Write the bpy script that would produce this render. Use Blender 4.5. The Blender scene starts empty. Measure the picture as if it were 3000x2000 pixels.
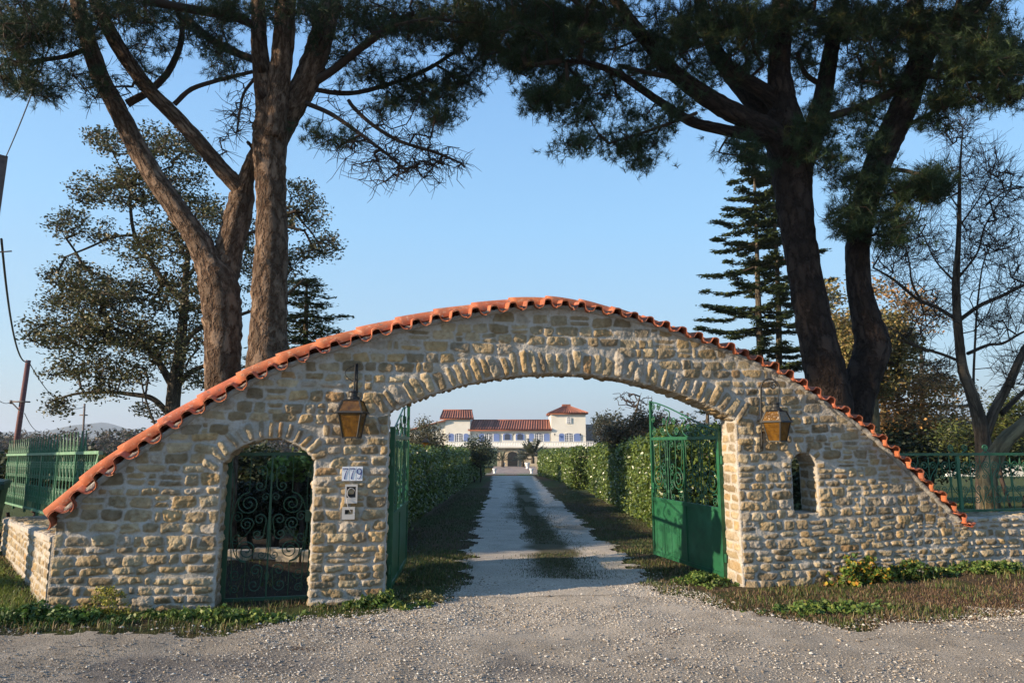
import bpy, math, random
import numpy as np
R = np.random.RandomState(7); random.seed(7)
PI = math.pi
sc = bpy.context.scene; COL = sc.collection
TH = math.atan(300/2000); CT, ST = math.cos(TH), math.sin(TH); EYE = 1.7

def ray(x, y):
    u = (x-1500)/2000; v = (1000-y)/2000
    return np.array((u, CT-v*ST, ST+v*CT))
def at(x, y, d):                      # a point of the place seen at photo position x, y at distance d (metres ahead)
    r = ray(x, y); t = d/r[1]
    return np.array((r[0]*t, d, EYE+r[2]*t))
def at2(x, y, d): return at(x*1.2755, y*1.2755, d)
def ss(a, b, x): 
    t = np.clip((x-a)/(b-a), 0, 1); return t*t*(3-2*t)

# ---------------------------------------------------------------- ground height
def gz(x, y):
    x = np.asarray(x, float); y = np.asarray(y, float)
    z = np.interp(x, [-30, -9, -4.6, -2.6, 0, 3, 4.3, 6, 10, 30], [.3, .25, .09, .02, 0, .01, .07, .11, .2, .3])
    f = 1-ss(9, 16, y)
    far = -1.77*np.clip((y-10)/70, 0, 1)
    return z*f + far
# ---------------------------------------------------------------- mesh helpers
def mesh(name, V, faces, mats, parent=None, uv=None, col=None, smooth=True, midx=None):
    V = np.asarray(V, np.float64).reshape(-1, 3)
    me = bpy.data.meshes.new(name)
    if isinstance(faces, np.ndarray): faces = [faces]
    faces = [np.asarray(f, np.int32) for f in faces if len(f)]
    lt = np.concatenate([np.full(len(f), f.shape[1], np.int32) for f in faces])
    lv = np.concatenate([f.ravel() for f in faces])
    ls = np.concatenate([[0], np.cumsum(lt)[:-1]]).astype(np.int32)
    me.vertices.add(len(V)); me.vertices.foreach_set('co', V.ravel().astype(np.float32))
    me.loops.add(len(lv)); me.loops.foreach_set('vertex_index', lv)
    me.polygons.add(len(lt)); me.polygons.foreach_set('loop_start', ls); me.polygons.foreach_set('loop_total', lt)
    if uv is not None:
        l = me.uv_layers.new(name='UVMap'); l.data.foreach_set('uv', np.asarray(uv, np.float32)[lv].ravel())
    if col is not None:
        a = me.color_attributes.new('Tint', 'FLOAT_COLOR', 'POINT')
        c = np.ones((len(V), 4), np.float32); c[:, :col.shape[1]] = col; a.data.foreach_set('color', c.ravel())
    if not isinstance(mats, (list, tuple)): mats = [mats]
    for m in mats: me.materials.append(m)
    if midx is not None: me.polygons.foreach_set('material_index', np.asarray(midx, np.int32))
    me.polygons.foreach_set('use_smooth', np.full(len(lt), smooth))
    me.update(calc_edges=True); me.validate(verbose=False)
    o = bpy.data.objects.new(name, me); COL.objects.link(o)
    if parent is not None: o.parent = parent; o.matrix_parent_inverse = parent.matrix_world.inverted() if False else o.matrix_parent_inverse
    return o
class MB:
    """collects pieces of one mesh (world coordinates)"""
    def __init__(s): s.V=[]; s.F={}; s.U=[]; s.C=[]; s.n=0
    def add(s, V, F, uv=None, col=None):
        V = np.asarray(V, float).reshape(-1, 3)
        for f in (F if isinstance(F, list) else [F]):
            f = np.asarray(f, np.int64)
            if len(f): s.F.setdefault(f.shape[1], []).append(f+s.n)
        s.V.append(V); s.n += len(V)
        s.U.append(np.zeros((len(V), 2)) if uv is None else uv)
        c = np.ones((len(V), 3)); 
        if col is not None: c[:] = col
        s.C.append(c)
    def box(s, c, size, rz=0, col=None, rx=0, ry=0):
        x, y, z = [q/2 for q in size]
        v = np.array([(i*x, j*y, k*z) for i in (-1, 1) for j in (-1, 1) for k in (-1, 1)])
        if rx: v = v@np.array([[1,0,0],[0,math.cos(rx),math.sin(rx)],[0,-math.sin(rx),math.cos(rx)]])
        if ry: v = v@np.array([[math.cos(ry),0,-math.sin(ry)],[0,1,0],[math.sin(ry),0,math.cos(ry)]])
        if rz: v = v@np.array([[math.cos(rz),math.sin(rz),0],[-math.sin(rz),math.cos(rz),0],[0,0,1]])
        s.add(v+np.asarray(c), np.array([(0,1,3,2),(4,6,7,5),(0,4,5,1),(2,3,7,6),(0,2,6,4),(1,5,7,3)]), col=col)
    def hull(s, bottom, top, col=None):       # prism between two equal polygons
        n = len(bottom); V = np.vstack([bottom, top])
        F4 = np.array([(i, (i+1)%n, n+(i+1)%n, n+i) for i in range(n)])
        s.add(V, [F4], col=col)
        if n == 4: s.add(V, np.array([(3,2,1,0),(4,5,6,7)]), col=col)
        else: s.add(V, [np.array([range(n)[::-1]]), np.array([range(n, 2*n)])], col=col)
    def tube(s, P, r, k=6, col=None, caps=False, wob=0, rng=None, flat=None):
        P = np.asarray(P, float); n = len(P); r = np.broadcast_to(np.asarray(r, float), (n,))
        T = np.gradient(P, axis=0); T /= np.linalg.norm(T, axis=1)[:, None]+1e-9
        up = np.array((0, 0, 1.)) if abs(T[0][2]) < .9 else np.array((1., 0, 0))
        A = np.cross(T[0], up); A /= np.linalg.norm(A); As = [A]
        for i in range(1, n):
            A = A-T[i]*A.dot(T[i]); A /= np.linalg.norm(A)+1e-9; As.append(A)
        A = np.array(As); B = np.cross(T, A)
        a = np.arange(k)*2*PI/k
        rr = r[:, None]*np.ones((n, k))
        if wob:
            q = (rng or R)
            rr = rr*(1+wob*q.normal(0, 1, (n, k)))
        V = P[:, None, :]+rr[..., None]*(np.cos(a)[None, :, None]*A[:, None, :]+np.sin(a)[None, :, None]*B[:, None, :])
        i, j = np.meshgrid(np.arange(n-1), np.arange(k), indexing='ij'); j2 = (j+1) % k
        F = np.stack([i*k+j, i*k+j2, (i+1)*k+j2, (i+1)*k+j], -1).reshape(-1, 4)
        L = np.concatenate([[0], np.cumsum(np.linalg.norm(np.diff(P, axis=0), axis=1))])
        uv = np.stack(np.broadcast_arrays((a/(2*PI))[None, :], L[:, None]), -1).reshape(-1, 2)
        Fs = [F]
        if caps: Fs.append(np.array([list(range(k))[::-1], list(range((n-1)*k, n*k))]))
        s.add(V.reshape(-1, 3), Fs, uv=uv, col=col)
    def build(s, name, mat, parent=None, smooth=True, uv=False):
        C = np.vstack(s.C)
        return mesh(name, np.vstack(s.V), [np.vstack(f) for f in s.F.values()], mat, parent,
                    uv=np.vstack(s.U) if uv else None, col=C, smooth=smooth)
def tag(o, label=None, cat=None, group=None, kind=None):
    if label: o['label'] = label
    if cat: o['category'] = cat
    if group: o['group'] = group
    if kind: o['kind'] = kind
    return o
def empty(name, loc, label, cat, group=None):
    o = bpy.data.objects.new(name, None); COL.objects.link(o); o.location = loc; o.empty_display_size = .3
    tag(o, label, cat, group); o['_l'] = 0; del o['_l']
    return o
def part(o, root):          # parent keeping the world position
    from mathutils import Matrix
    o.parent = root; o.matrix_parent_inverse = Matrix.Translation([-a for a in root.location]); return o
def copy_tree(o, dx, parent=None):
    c = o.copy(); COL.objects.link(c)
    if parent is None: c.location = [a+b for a, b in zip(o.location, dx)]
    else: c.parent = parent
    for ch in list(o.children): copy_tree(ch, dx, c)
    return c
# ---------------------------------------------------------------- materials
def mat(name, base=(.5,.5,.5), rough=.8, tint=False, noise=None, bump=None, metal=0, trans=0, spec=.5, coat=0, uvn=None, emis=None, alpha=None):
    """noise=(scale, colour2, lo, hi[, detail]) ; bump=(scale, strength, distance)"""
    m = bpy.data.materials.new(name); m.use_nodes = True; nt = m.node_tree; N = nt.nodes; L = nt.links
    b = N['Principled BSDF']; b.inputs['Roughness'].default_value = rough; b.inputs['Metallic'].default_value = metal
    b.inputs['Specular IOR Level'].default_value = spec
    if coat: b.inputs['Coat Weight'].default_value = coat
    tc = N.new('ShaderNodeTexCoord'); 
    rgb = N.new('ShaderNodeRGB'); rgb.outputs[0].default_value = (*base, 1); out = rgb.outputs[0]
    for nz in (noise if isinstance(noise, list) else [noise] if noise else []):
        tx = N.new('ShaderNodeTexNoise'); tx.inputs['Scale'].default_value = nz[0]; tx.inputs['Detail'].default_value = nz[4] if len(nz) > 4 else 5
        L.new(tc.outputs['Object'], tx.inputs['Vector'])
        mr = N.new('ShaderNodeMapRange'); mr.inputs[1].default_value = nz[2]; mr.inputs[2].default_value = nz[3]
        L.new(tx.outputs['Fac'], mr.inputs[0])
        mx = N.new('ShaderNodeMix'); mx.data_type = 'RGBA'; L.new(mr.outputs[0], mx.inputs[0]); L.new(out, mx.inputs[6])
        mx.inputs[7].default_value = (*nz[1], 1); out = mx.outputs[2]
    if tint:
        at_ = N.new('ShaderNodeAttribute'); at_.attribute_name = 'Tint'
        mx = N.new('ShaderNodeMix'); mx.data_type = 'RGBA'; mx.blend_type = 'MULTIPLY'; mx.inputs[0].default_value = 1
        L.new(out, mx.inputs[6]); L.new(at_.outputs['Color'], mx.inputs[7]); out = mx.outputs[2]
    L.new(out, b.inputs['Base Color'])
    hs = None
    for bp in (bump if isinstance(bump, list) else [bump] if bump else []):
        tx = N.new('ShaderNodeTexNoise'); tx.inputs['Scale'].default_value = bp[0]; tx.inputs['Detail'].default_value = 6
        L.new(tc.outputs['Object'], tx.inputs['Vector'])
        bn = N.new('ShaderNodeBump'); bn.inputs['Strength'].default_value = bp[1]; bn.inputs['Distance'].default_value = bp[2]
        L.new(tx.outputs['Fac'], bn.inputs['Height'])
        if hs: L.new(hs, bn.inputs['Normal'])
        hs = bn.outputs[0]
    if hs: L.new(hs, b.inputs['Normal'])
    if trans:
        tr = N.new('ShaderNodeBsdfTranslucent'); L.new(out, tr.inputs['Color'])
        ms = N.new('ShaderNodeMixShader'); ms.inputs[0].default_value = trans
        L.new(b.outputs[0], ms.inputs[1]); L.new(tr.outputs[0], ms.inputs[2]); L.new(ms.outputs[0], N['Material Output'].inputs[0])
    return m
def bark_mat(name, c1, c2, su=14, sv=3.2, dist=.05):
    m = mat(name, c1, .95, spec=.2); nt = m.node_tree; N = nt.nodes; L = nt.links; b = N['Principled BSDF']
    uv = N.new('ShaderNodeUVMap'); mp = N.new('ShaderNodeMapping'); mp.inputs['Scale'].default_value = (su, sv, 1)
    L.new(uv.outputs[0], mp.inputs[0])
    tx0 = N.new('ShaderNodeTexNoise'); tx0.inputs['Scale'].default_value = 2.5; L.new(mp.outputs[0], tx0.inputs['Vector'])
    ad = N.new('ShaderNodeMix'); ad.data_type = 'VECTOR'; ad.inputs[0].default_value = .5
    L.new(mp.outputs[0], ad.inputs[4]); L.new(tx0.outputs['Color'], ad.inputs[5])
    vo = N.new('ShaderNodeTexVoronoi'); vo.feature = 'DISTANCE_TO_EDGE'; vo.inputs['Scale'].default_value = 1.0; L.new(ad.outputs[1], vo.inputs['Vector'])
    mr = N.new('ShaderNodeMapRange'); mr.inputs[1].default_value = 0.0; mr.inputs[2].default_value = .22; L.new(vo.outputs['Distance'], mr.inputs[0])
    tf = N.new('ShaderNodeTexNoise'); tf.inputs['Scale'].default_value = 1.3; tf.inputs['Detail'].default_value = 3; L.new(mp.outputs[0], tf.inputs['Vector'])
    fm = N.new('ShaderNodeMapRange'); fm.inputs[1].default_value = .42; fm.inputs[2].default_value = .62; fm.inputs[4].default_value = .85; L.new(tf.outputs['Fac'], fm.inputs[0])
    mxm = N.new('ShaderNodeMath'); mxm.operation = 'MAXIMUM'; L.new(mr.outputs[0], mxm.inputs[0]); L.new(fm.outputs[0], mxm.inputs[1])
    tc = N.new('ShaderNodeTexCoord'); tn = N.new('ShaderNodeTexNoise'); tn.inputs['Scale'].default_value = 22; tn.inputs['Detail'].default_value = 8; L.new(tc.outputs['Object'], tn.inputs['Vector'])
    mx = N.new('ShaderNodeMix'); mx.data_type = 'RGBA'; L.new(mxm.outputs[0], mx.inputs[0])
    mx.inputs[6].default_value = (*[c*.5 for c in c1], 1)
    m2 = N.new('ShaderNodeMix'); m2.data_type = 'RGBA'; L.new(tn.outputs['Fac'], m2.inputs[0]); m2.inputs[6].default_value = (*c1, 1); m2.inputs[7].default_value = (*c2, 1)
    vc = N.new('ShaderNodeTexVoronoi'); vc.inputs['Scale'].default_value = 1.0; L.new(ad.outputs[1], vc.inputs['Vector'])
    hv = N.new('ShaderNodeSeparateColor'); L.new(vc.outputs['Color'], hv.inputs[0]); hm = N.new('ShaderNodeMapRange'); hm.inputs[3].default_value = .55; hm.inputs[4].default_value = 1.35; L.new(hv.outputs[0], hm.inputs[0])
    vm = N.new('ShaderNodeVectorMath'); vm.operation = 'SCALE'; L.new(m2.outputs[2], vm.inputs[0]); L.new(hm.outputs[0], vm.inputs['Scale'])
    L.new(vm.outputs[0], mx.inputs[7]); L.new(mx.outputs[2], b.inputs['Base Color'])
    sm = N.new('ShaderNodeMath'); sm.operation = 'MULTIPLY_ADD'; L.new(tn.outputs['Fac'], sm.inputs[0]); sm.inputs[1].default_value = .5; L.new(mxm.outputs[0], sm.inputs[2])
    bn = N.new('ShaderNodeBump'); bn.inputs['Strength'].default_value = 1; bn.inputs['Distance'].default_value = dist
    L.new(sm.outputs[0], bn.inputs['Height']); L.new(bn.outputs[0], b.inputs['Normal'])
    return m
M = {}
M['stone'] = mat('rubble_stone', (.92,.9,.86), .93, tint=True, spec=.2, bump=[(60, .7, .014), (220, .5, .004)],
                 noise=[(9, (.76,.68,.54), .35, .8), (30, (.55,.45,.32), .5, .85)])
M['mortar'] = mat('lime_mortar', (.33,.31,.28), .95, spec=.2, noise=[(8, (.24,.22,.19), .4, .7), (30, (.38,.36,.32), .5, .7)], bump=[(90, .6, .008), (25, .6, .02)])
M['tile'] = mat('terracotta_tile', (.46,.135,.06), .85, tint=True, spec=.25, noise=[(5, (.30,.095,.05), .42, .68), (22, (.50,.27,.17), .56, .75), (13, (.17,.11,.08), .60, .74), (48, (.33,.30,.24), .64, .74)], bump=[(60, .4, .005), (14, .4, .012)])
M['green'] = mat('green_gate_paint', (.014,.095,.040), .42, spec=.5, noise=[(3, (.024,.125,.06), .45, .7), (8, (.010,.068,.03), .45, .7), (34, (.09,.06,.035), .68, .76)], bump=[(120, .12, .002), (4, .25, .01)])
M['greenoldshade'] = mat('old_shaded_green_paint', (.010,.06,.028), .5, noise=[(8, (.008,.045,.02), .45, .7), (30, (.06,.045,.03), .68, .76)])  # older paint, with the shade of the small doorway also put into the colour
M['greenfence'] = mat('green_fence_paint', (.018,.11,.05), .5, noise=[(5, (.035,.15,.075), .45, .75)])
M['greenbar'] = mat('weathered_green_rail', (.15,.28,.17), .6, noise=[(12, (.09,.22,.12), .4, .7)])
M['iron'] = mat('dark_lantern_metal', (.022,.021,.019), .55, metal=.3, bump=(60, .2, .002))
M['amber'] = mat('amber_glass', (.19,.09,.012), .2, spec=.6, noise=(18, (.075,.034,.005), .35, .7), bump=(40, .8, .006), trans=.25)
M['white'] = mat('white_enamel', (.75,.76,.78), .3)
M['blueink'] = mat('blue_enamel', (.03,.045,.2), .35)
M['plastic'] = mat('grey_beige_plastic', (.50,.47,.43), .6)
M['black'] = mat('dark_recess', (.012,.012,.013), .6)
M['cable'] = mat('grey_cable', (.45,.43,.42), .5)
M['bin'] = mat('dark_green_plastic', (.03,.06,.03), .5)
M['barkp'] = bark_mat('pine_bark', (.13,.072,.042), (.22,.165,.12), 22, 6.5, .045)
M['barkshade'] = bark_mat('shaded_pine_bark', (.034,.021,.016), (.055,.04,.031), 22, 6.5, .045)  # same pine bark, darkened so the right stems look shaded
M['barko'] = bark_mat('oak_bark', (.10,.08,.06), (.15,.125,.09), 16, 5, .02)
M['barkg'] = bark_mat('pale_bark', (.15,.125,.075), (.25,.21,.12), 10, 1.6, .02)
M['barkb'] = bark_mat('grey_brown_bark', (.085,.065,.05), (.14,.115,.085), 12, 2.5, .015)
M['twig'] = mat('twig_bark', (.05,.036,.028), .9, spec=.2)
M['twigl'] = mat('grey_twig_bark', (.16,.125,.09), .9, spec=.2)
M['needle'] = mat('pine_needles', (.026,.048,.017), .6, tint=True, trans=.15, spec=.3)
M['leaf'] = mat('leaves', (1,1,1), .55, tint=True, trans=.25, spec=.4)
M['laurel'] = mat('laurel_leaves', (1,1,1), .32, tint=True, trans=.3, spec=.6)
M['wood'] = mat('pole_wood', (.15,.05,.045), .8, noise=(9, (.08,.03,.03), .4, .7))
M['conc'] = mat('pole_grey', (.16,.12,.1), .8, noise=(9, (.1,.07,.06), .4, .7))
M['wire'] = mat('cable_black', (.05,.05,.055), .6)
M['render'] = mat('cream_render', (.72,.68,.59), .9, noise=(.6, (.64,.60,.51), .4, .7))
M['roof'] = mat('far_roof_tiles', (.32,.115,.065), .85, tint=True, noise=(1.2, (.22,.085,.055), .4, .7))
M['shutter'] = mat('blue_shutter_paint', (.14,.20,.40), .6)
M['frame'] = mat('white_joinery', (.75,.75,.74), .5)
M['glass'] = mat('window_glass', (.05,.06,.09), .12, spec=.8)
M['farstone'] = mat('far_stone', (.50,.42,.30), .9, noise=[(2.2, (.33,.26,.18), .5, .6), (5, (.6,.52,.4), .55, .65)], bump=(3, .6, .05))
M['pave'] = mat('paving', (.30,.26,.25), .9, noise=(1.5, (.22,.19,.19), .4, .7))
AIR=1.5;DUST=.3;OZ=6;EXPO=1.0;SKYS=.12
# ================================================================ camera, sky, sun
cam = bpy.data.cameras.new('camera'); co = bpy.data.objects.new('camera', cam); COL.objects.link(co)
cam.sensor_width = 36; cam.lens = 24; cam.clip_end = 12000; cam.clip_start = .05
co.location = (0, 0, EYE); co.rotation_euler = (PI/2+TH, 0, 0); sc.camera = co
w = bpy.data.worlds.new('World'); sc.world = w; w.use_nodes = True
SUN_EL = math.radians(17); LD = math.radians(20)             # light travels toward +x, +y
sky = w.node_tree.nodes.new('ShaderNodeTexSky'); sky.sky_type = 'NISHITA'; sky.sun_disc = False
sky.sun_elevation = SUN_EL; sky.altitude = 0; sky.air_density = AIR; sky.dust_density = DUST; sky.ozone_density = OZ
sx, sy = -math.cos(LD), -math.sin(LD)                         # direction towards the sun
sky.sun_rotation = math.atan2(sx, sy)
wn = w.node_tree.nodes; wl = w.node_tree.links; bg = wn['Background']
geo = wn.new('ShaderNodeTexCoord'); sep = wn.new('ShaderNodeSeparateXYZ'); wl.new(geo.outputs['Generated'], sep.inputs[0])
rmp = wn.new('ShaderNodeValToRGB'); wl.new(sep.outputs[2], rmp.inputs[0]); el = rmp.color_ramp.elements
KS = 1/SKYS/2**EXPO                     # clear winter air: paler and bluer towards the horizon than the sky model gives
for i, (p, c) in enumerate([(0, (.56,.67,.77)), (.10, (.52,.75,.93)), (.30, (.39,.72,1.08)), (.55, (.25,.53,.98)), (1, (.10,.24,.60))]):
    e = el[i] if i < 2 else el.new(p); e.position = p; e.color = (*[v*KS for v in c], 1)
smx = wn.new('ShaderNodeMix'); smx.data_type = 'RGBA'; smx.inputs[0].default_value = .8; wl.new(sky.outputs[0], smx.inputs[6]); wl.new(rmp.outputs[0], smx.inputs[7])
wl.new(smx.outputs[2], bg.inputs[0]); bg.inputs[1].default_value = SKYS
sl = bpy.data.lights.new('sun', 'SUN'); sl.energy = 5.0; sl.angle = math.radians(.55); sl.color = (1, .81, .59)
so = bpy.data.objects.new('sun', sl); COL.objects.link(so)
from mathutils import Vector
so.rotation_euler = Vector((sx*math.cos(SUN_EL), sy*math.cos(SUN_EL), math.sin(SUN_EL))).to_track_quat('Z', 'Y').to_euler()
sc.view_settings.view_transform = 'Standard'; sc.view_settings.look = 'None'; sc.view_settings.exposure = EXPO; sc.view_settings.gamma = 1
sc.cycles.max_bounces = 6; sc.cycles.transparent_max_bounces = 8

# ================================================================ gateway wall frame
AL = math.radians(11); We = np.array((math.cos(AL), math.sin(AL), 0)); Wn = np.array((math.sin(AL), -math.cos(AL), 0))
WO = np.array((-1.335, 7.65, 0)); THK = .36
def wp(s, z, h=0):                     # wall coordinates -> world ; h = out from the front face
    s, z, h = np.broadcast_arrays(np.asarray(s, float), z, h)
    return WO+s[..., None]*We+z[..., None]*np.array((0, 0, 1.))+h[..., None]*Wn
def onwall(x, y, h=0):                 # where the sight line through a photo point meets the wall front
    r = ray(x, y); C = np.array((0, 0, EYE)); o = WO+h*Wn
    t = (o-C).dot(Wn)/r.dot(Wn); P = C+r*t
    return (P-WO).dot(We), P[2]
RID = [onwall(*p) for p in [(117,1495),(281,1346),(510,1193),(765,1052),(1020,963),(1276,901),(1582,862),(1786,887),(2041,966),(2296,1074),(2551,1237),(2679,1365),(2832,1512)]]
RS = np.array([p[0] for p in RID]); RZ = np.array([p[1] for p in RID])
def _catmull(xs, ys, q):
    t = np.clip(np.interp(q, xs, np.arange(len(xs))), 0, len(xs)-1.0001); i = t.astype(int); f = t-i
    g = lambda a, k: a[np.clip(k, 0, len(a)-1)]
    ys = np.asarray(ys); p0, p1, p2, p3 = g(ys, i-1), g(ys, i), g(ys, i+1), g(ys, i+2)
    p0 = np.where(i == 0, 2*p1-p2, p0); p3 = np.where(i >= len(xs)-2, 2*p2-p1, p3)
    return .5*((2*p1)+(-p0+p2)*f+(2*p0-5*p1+4*p2-p3)*f*f+(-p0+3*p1-3*p2+p3)*f**3)
_q = np.linspace(RS[0], RS[-1], 400)
_zz = _catmull(RS, RZ, _q)
for _ in range(30): _zz[1:-1] = .25*_zz[:-2]+.5*_zz[1:-1]+.25*_zz[2:]
def ridge(s): return np.interp(s, _q, _zz)
def walltop(s):
    k = np.interp(s, [RS[0], -.5, 2.2, 3.8, RS[-1]], [.225, .195, .175, .135, .13])
    return ridge(s)-k
S0, S1 = RS[0]+.16, RS[-1]-.02
# openings in wall coordinates
AS0, AS1 = -.03, 4.15
_ap = [onwall(*p) for p in [(1139,1205),(1604,1098),(2160,1228)]]
def circ(p):
    (x1,y1),(x2,y2),(x3,y3) = p
    a = np.array([[2*(x2-x1), 2*(y2-y1)], [2*(x3-x1), 2*(y3-y1)]]); b = np.array([x2*x2-x1*x1+y2*y2-y1*y1, x3*x3-x1*x1+y3*y3-y1*y1])
    c = np.linalg.solve(a, b); return c[0], c[1], math.hypot(x1-c[0], y1-c[1])
AX, AZ, AR = circ(_ap)
_c2 = circ([(AS0, _ap[0][1]), (1.9, 2.52), (AS1, _ap[2][1])]); AX, AZ, AR = _c2
DS0, DS1 = -1.75, -.82
DX, DZ, DR = circ([(DS0, 1.50), (-1.29, 1.76), (DS1, 1.52)])
NS0, NS1 = 4.88, 5.22; NZ0 = .87; NX = (NS0+NS1)/2; NR = (NS1-NS0)/2; NZT = 1.42
def inopen(s, z, g=0):
    """inside an opening, grown by g"""
    a = (s > AS0-g) & (s < AS1+g) & ((z < 1.95) | ((s-AX)**2+(z-AZ)**2 < (AR+g)**2))
    d = (s > DS0-g) & (s < DS1+g) & ((z < 1.4) | ((s-DX)**2+(z-DZ)**2 < (DR+g)**2))
    n = (s > NS0-g) & (s < NS1+g) & (z > NZ0-g) & ((z < NZT) | ((s-NX)**2+(z-NZT)**2 < (NR+g)**2))
    return a | d | n

def vnoise(ns, nz, cs, cz, rng):       # smooth value noise on a grid, cell sizes in samples
    a = rng.rand(int(nz/cz)+3, int(ns/cs)+3)
    y = np.arange(nz)/cz; x = np.arange(ns)/cs; yi = y.astype(int); xi = x.astype(int)
    fy = (y-yi)[:, None]; fx = (x-xi)[None]; fy = fy*fy*(3-2*fy); fx = fx*fx*(3-2*fx)
    g = lambda j, i: a[np.ix_(j, i)]
    return (g(yi, xi)*(1-fx)+g(yi, xi+1)*fx)*(1-fy)+(g(yi+1, xi)*(1-fx)+g(yi+1, xi+1)*fx)*fy
STONES_C = [(.37,.29,.185), (.41,.335,.225), (.29,.23,.15), (.43,.36,.25), (.37,.31,.215), (.26,.21,.145), (.39,.29,.165), (.33,.285,.22)]
def masonry(name, s0, s1, z0, z1, stones, keep, xyz, parent, res=.0095, relief=None, seed=1, back=.05, merge=None):
    """a real relief of mortar and stones; stones: (cs, cz, a, b, rot, height)"""
    rng = np.random.RandomState(seed)
    ns = int((s1-s0)/res)+1; nz = int((z1-z0)/res)+1
    S = s0+np.arange(ns)*res; Z = z0+np.arange(nz)*res
    n1 = vnoise(ns, nz, 12, 12, rng)-.5; n2 = vnoise(ns, nz, 4, 4, rng)-.5; n3 = vnoise(ns, nz, 1.7, 1.7, rng)-.5; nb = vnoise(ns, nz, 40, 40, rng)-.5
    H = .004+n1*.009+n2*.007+n3*.004+nb*.007
    C = np.empty((nz, ns, 3)); C[:] = (.475, .455, .43); C *= (1+.16*(nb+n1))[..., None]
    D = np.full((nz, ns), -1.)
    for (cs, cz, a, b, rot, hh) in stones:
        e = max(a, b)*1.25+.02
        i0, i1 = max(0, int((cs-e-s0)/res)), min(ns, int((cs+e-s0)/res)+1); j0, j1 = max(0, int((cz-e-z0)/res)), min(nz, int((cz+e-z0)/res)+1)
        if abs(rot) < .2: j0, j1 = max(0, int((cz-b*1.4-.03-z0)/res)), min(nz, int((cz+b*1.4+.03-z0)/res)+1)
        if i1 <= i0 or j1 <= j0: continue
        x = (S[i0:i1]-cs)[None, :]; y = (Z[j0:j1]-cz)[:, None]
        c, q = math.cos(rot), math.sin(rot)
        X = (c*x+q*y)/a; Y = (-q*x+c*y)/b
        sk = rng.uniform(-.17, .17, 4)
        X = X*(1+sk[0]*Y)+sk[1]*Y*.5; Y = Y*(1+sk[2]*X)+sk[3]*X*.35
        X = X+n1[j0:j1, i0:i1]*min(.24, .016/a)+n2[j0:j1, i0:i1]*min(.2, .009/a); Y = Y+n1[j0:j1, i0:i1]*min(.24, .010/b)+n2[j0:j1, i0:i1]*min(.2, .009/b)
        p = rng.uniform(3.2, 7)
        r = (np.abs(X)**p+np.abs(Y)**p)**(1/p)
        m = min(a, b); d = (1-r)*m
        t = np.clip(d/min(.015, m*.5), 0, 1); prof = np.clip(1-(1-t)**2, 0, 1)**.6
        gx, gy = rng.uniform(-.16, .16, 2)
        ang = rng.uniform(0, PI); ft = np.abs(np.cos(ang)*X+np.sin(ang)*Y+rng.uniform(-.4, .4))
        lim = np.full(X.shape, 9.)
        for _k in range(5):
            th_ = rng.uniform(0, 2*PI); lim = np.minimum(lim, hh*(1.12-rng.uniform(.15, .6)*np.clip(np.cos(th_)*X+np.sin(th_)*Y-rng.uniform(.1, .7), 0, 2)))
        h = prof*lim+prof*(gx*X*a+gy*Y*b)-prof*ft*.006+prof*(n1[j0:j1, i0:i1]*.012+n2[j0:j1, i0:i1]*.018+n3[j0:j1, i0:i1]*.011)
        h = h*.86 if relief is None else h*.86*relief(cs, cz)
        sub = H[j0:j1, i0:i1]; k = (d > 0) & (h > sub-.004)
        sub[k] = np.maximum(h, sub-.002)[k]
        col = np.array(STONES_C[rng.randint(len(STONES_C))])*rng.uniform(.76, 1.2)
        if rng.rand() < .025: col = np.array((.37, .25, .14))*rng.uniform(.8, 1.15)
        if rng.rand() < .08: col = np.array((.40, .36, .31))
        cc = col*(1+.35*(n1[j0:j1, i0:i1]+n2[j0:j1, i0:i1]))[..., None]
        f = ss(0, .007, d)[..., None]
        sC = C[j0:j1, i0:i1]; sC[:] = np.where(k[..., None], sC*(1-f)+cc*f, sC)
        D[j0:j1, i0:i1] = np.maximum(D[j0:j1, i0:i1], np.where(k, d, -1))
    SG, ZG = np.meshgrid(S, Z)
    K = keep(SG, ZG, (n1+n2*.7)*.04)
    cell = K[:-1, :-1] & K[1:, :-1] & K[:-1, 1:] & K[1:, 1:]
    idx = np.arange(nz*ns).reshape(nz, ns)
    a = idx[:-1, :-1][cell]; b_ = idx[:-1, 1:][cell]; c_ = idx[1:, 1:][cell]; d_ = idx[1:, :-1][cell]
    F = np.stack([a, b_, c_, d_], -1)
    # skirt along every free border
    pad = np.pad(cell, 1)
    bd = []
    up = cell & ~pad[2:, 1:-1]; dn = cell & ~pad[:-2, 1:-1]; rt = cell & ~pad[1:-1, 2:]; lf = cell & ~pad[1:-1, :-2]
    bd.append(np.stack([idx[1:, 1:][up], idx[1:, :-1][up]], -1)); bd.append(np.stack([idx[:-1, :-1][dn], idx[:-1, 1:][dn]], -1))
    bd.append(np.stack([idx[:-1, 1:][rt], idx[1:, 1:][rt]], -1)); bd.append(np.stack([idx[1:, :-1][lf], idx[:-1, :-1][lf]], -1))
    bd = np.vstack(bd)
    V = xyz(SG.ravel(), ZG.ravel(), H.ravel()); V2 = xyz(SG.ravel(), ZG.ravel(), np.full(nz*ns, -back))
    allF = np.vstack([F, np.stack([bd[:, 0], bd[:, 0]+nz*ns, bd[:, 1]+nz*ns, bd[:, 1]], -1)])
    VV = np.vstack([V, V2]); CC = np.vstack([C.reshape(-1, 3)]*2)
    used = np.unique(allF); mp = np.full(len(VV), -1); mp[used] = np.arange(len(used))
    if merge is not None: merge.add(VV[used], mp[allF], col=CC[used]); return None
    return mesh(name, VV[used], mp[allF], M['stone'], parent, col=CC[used])

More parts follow.
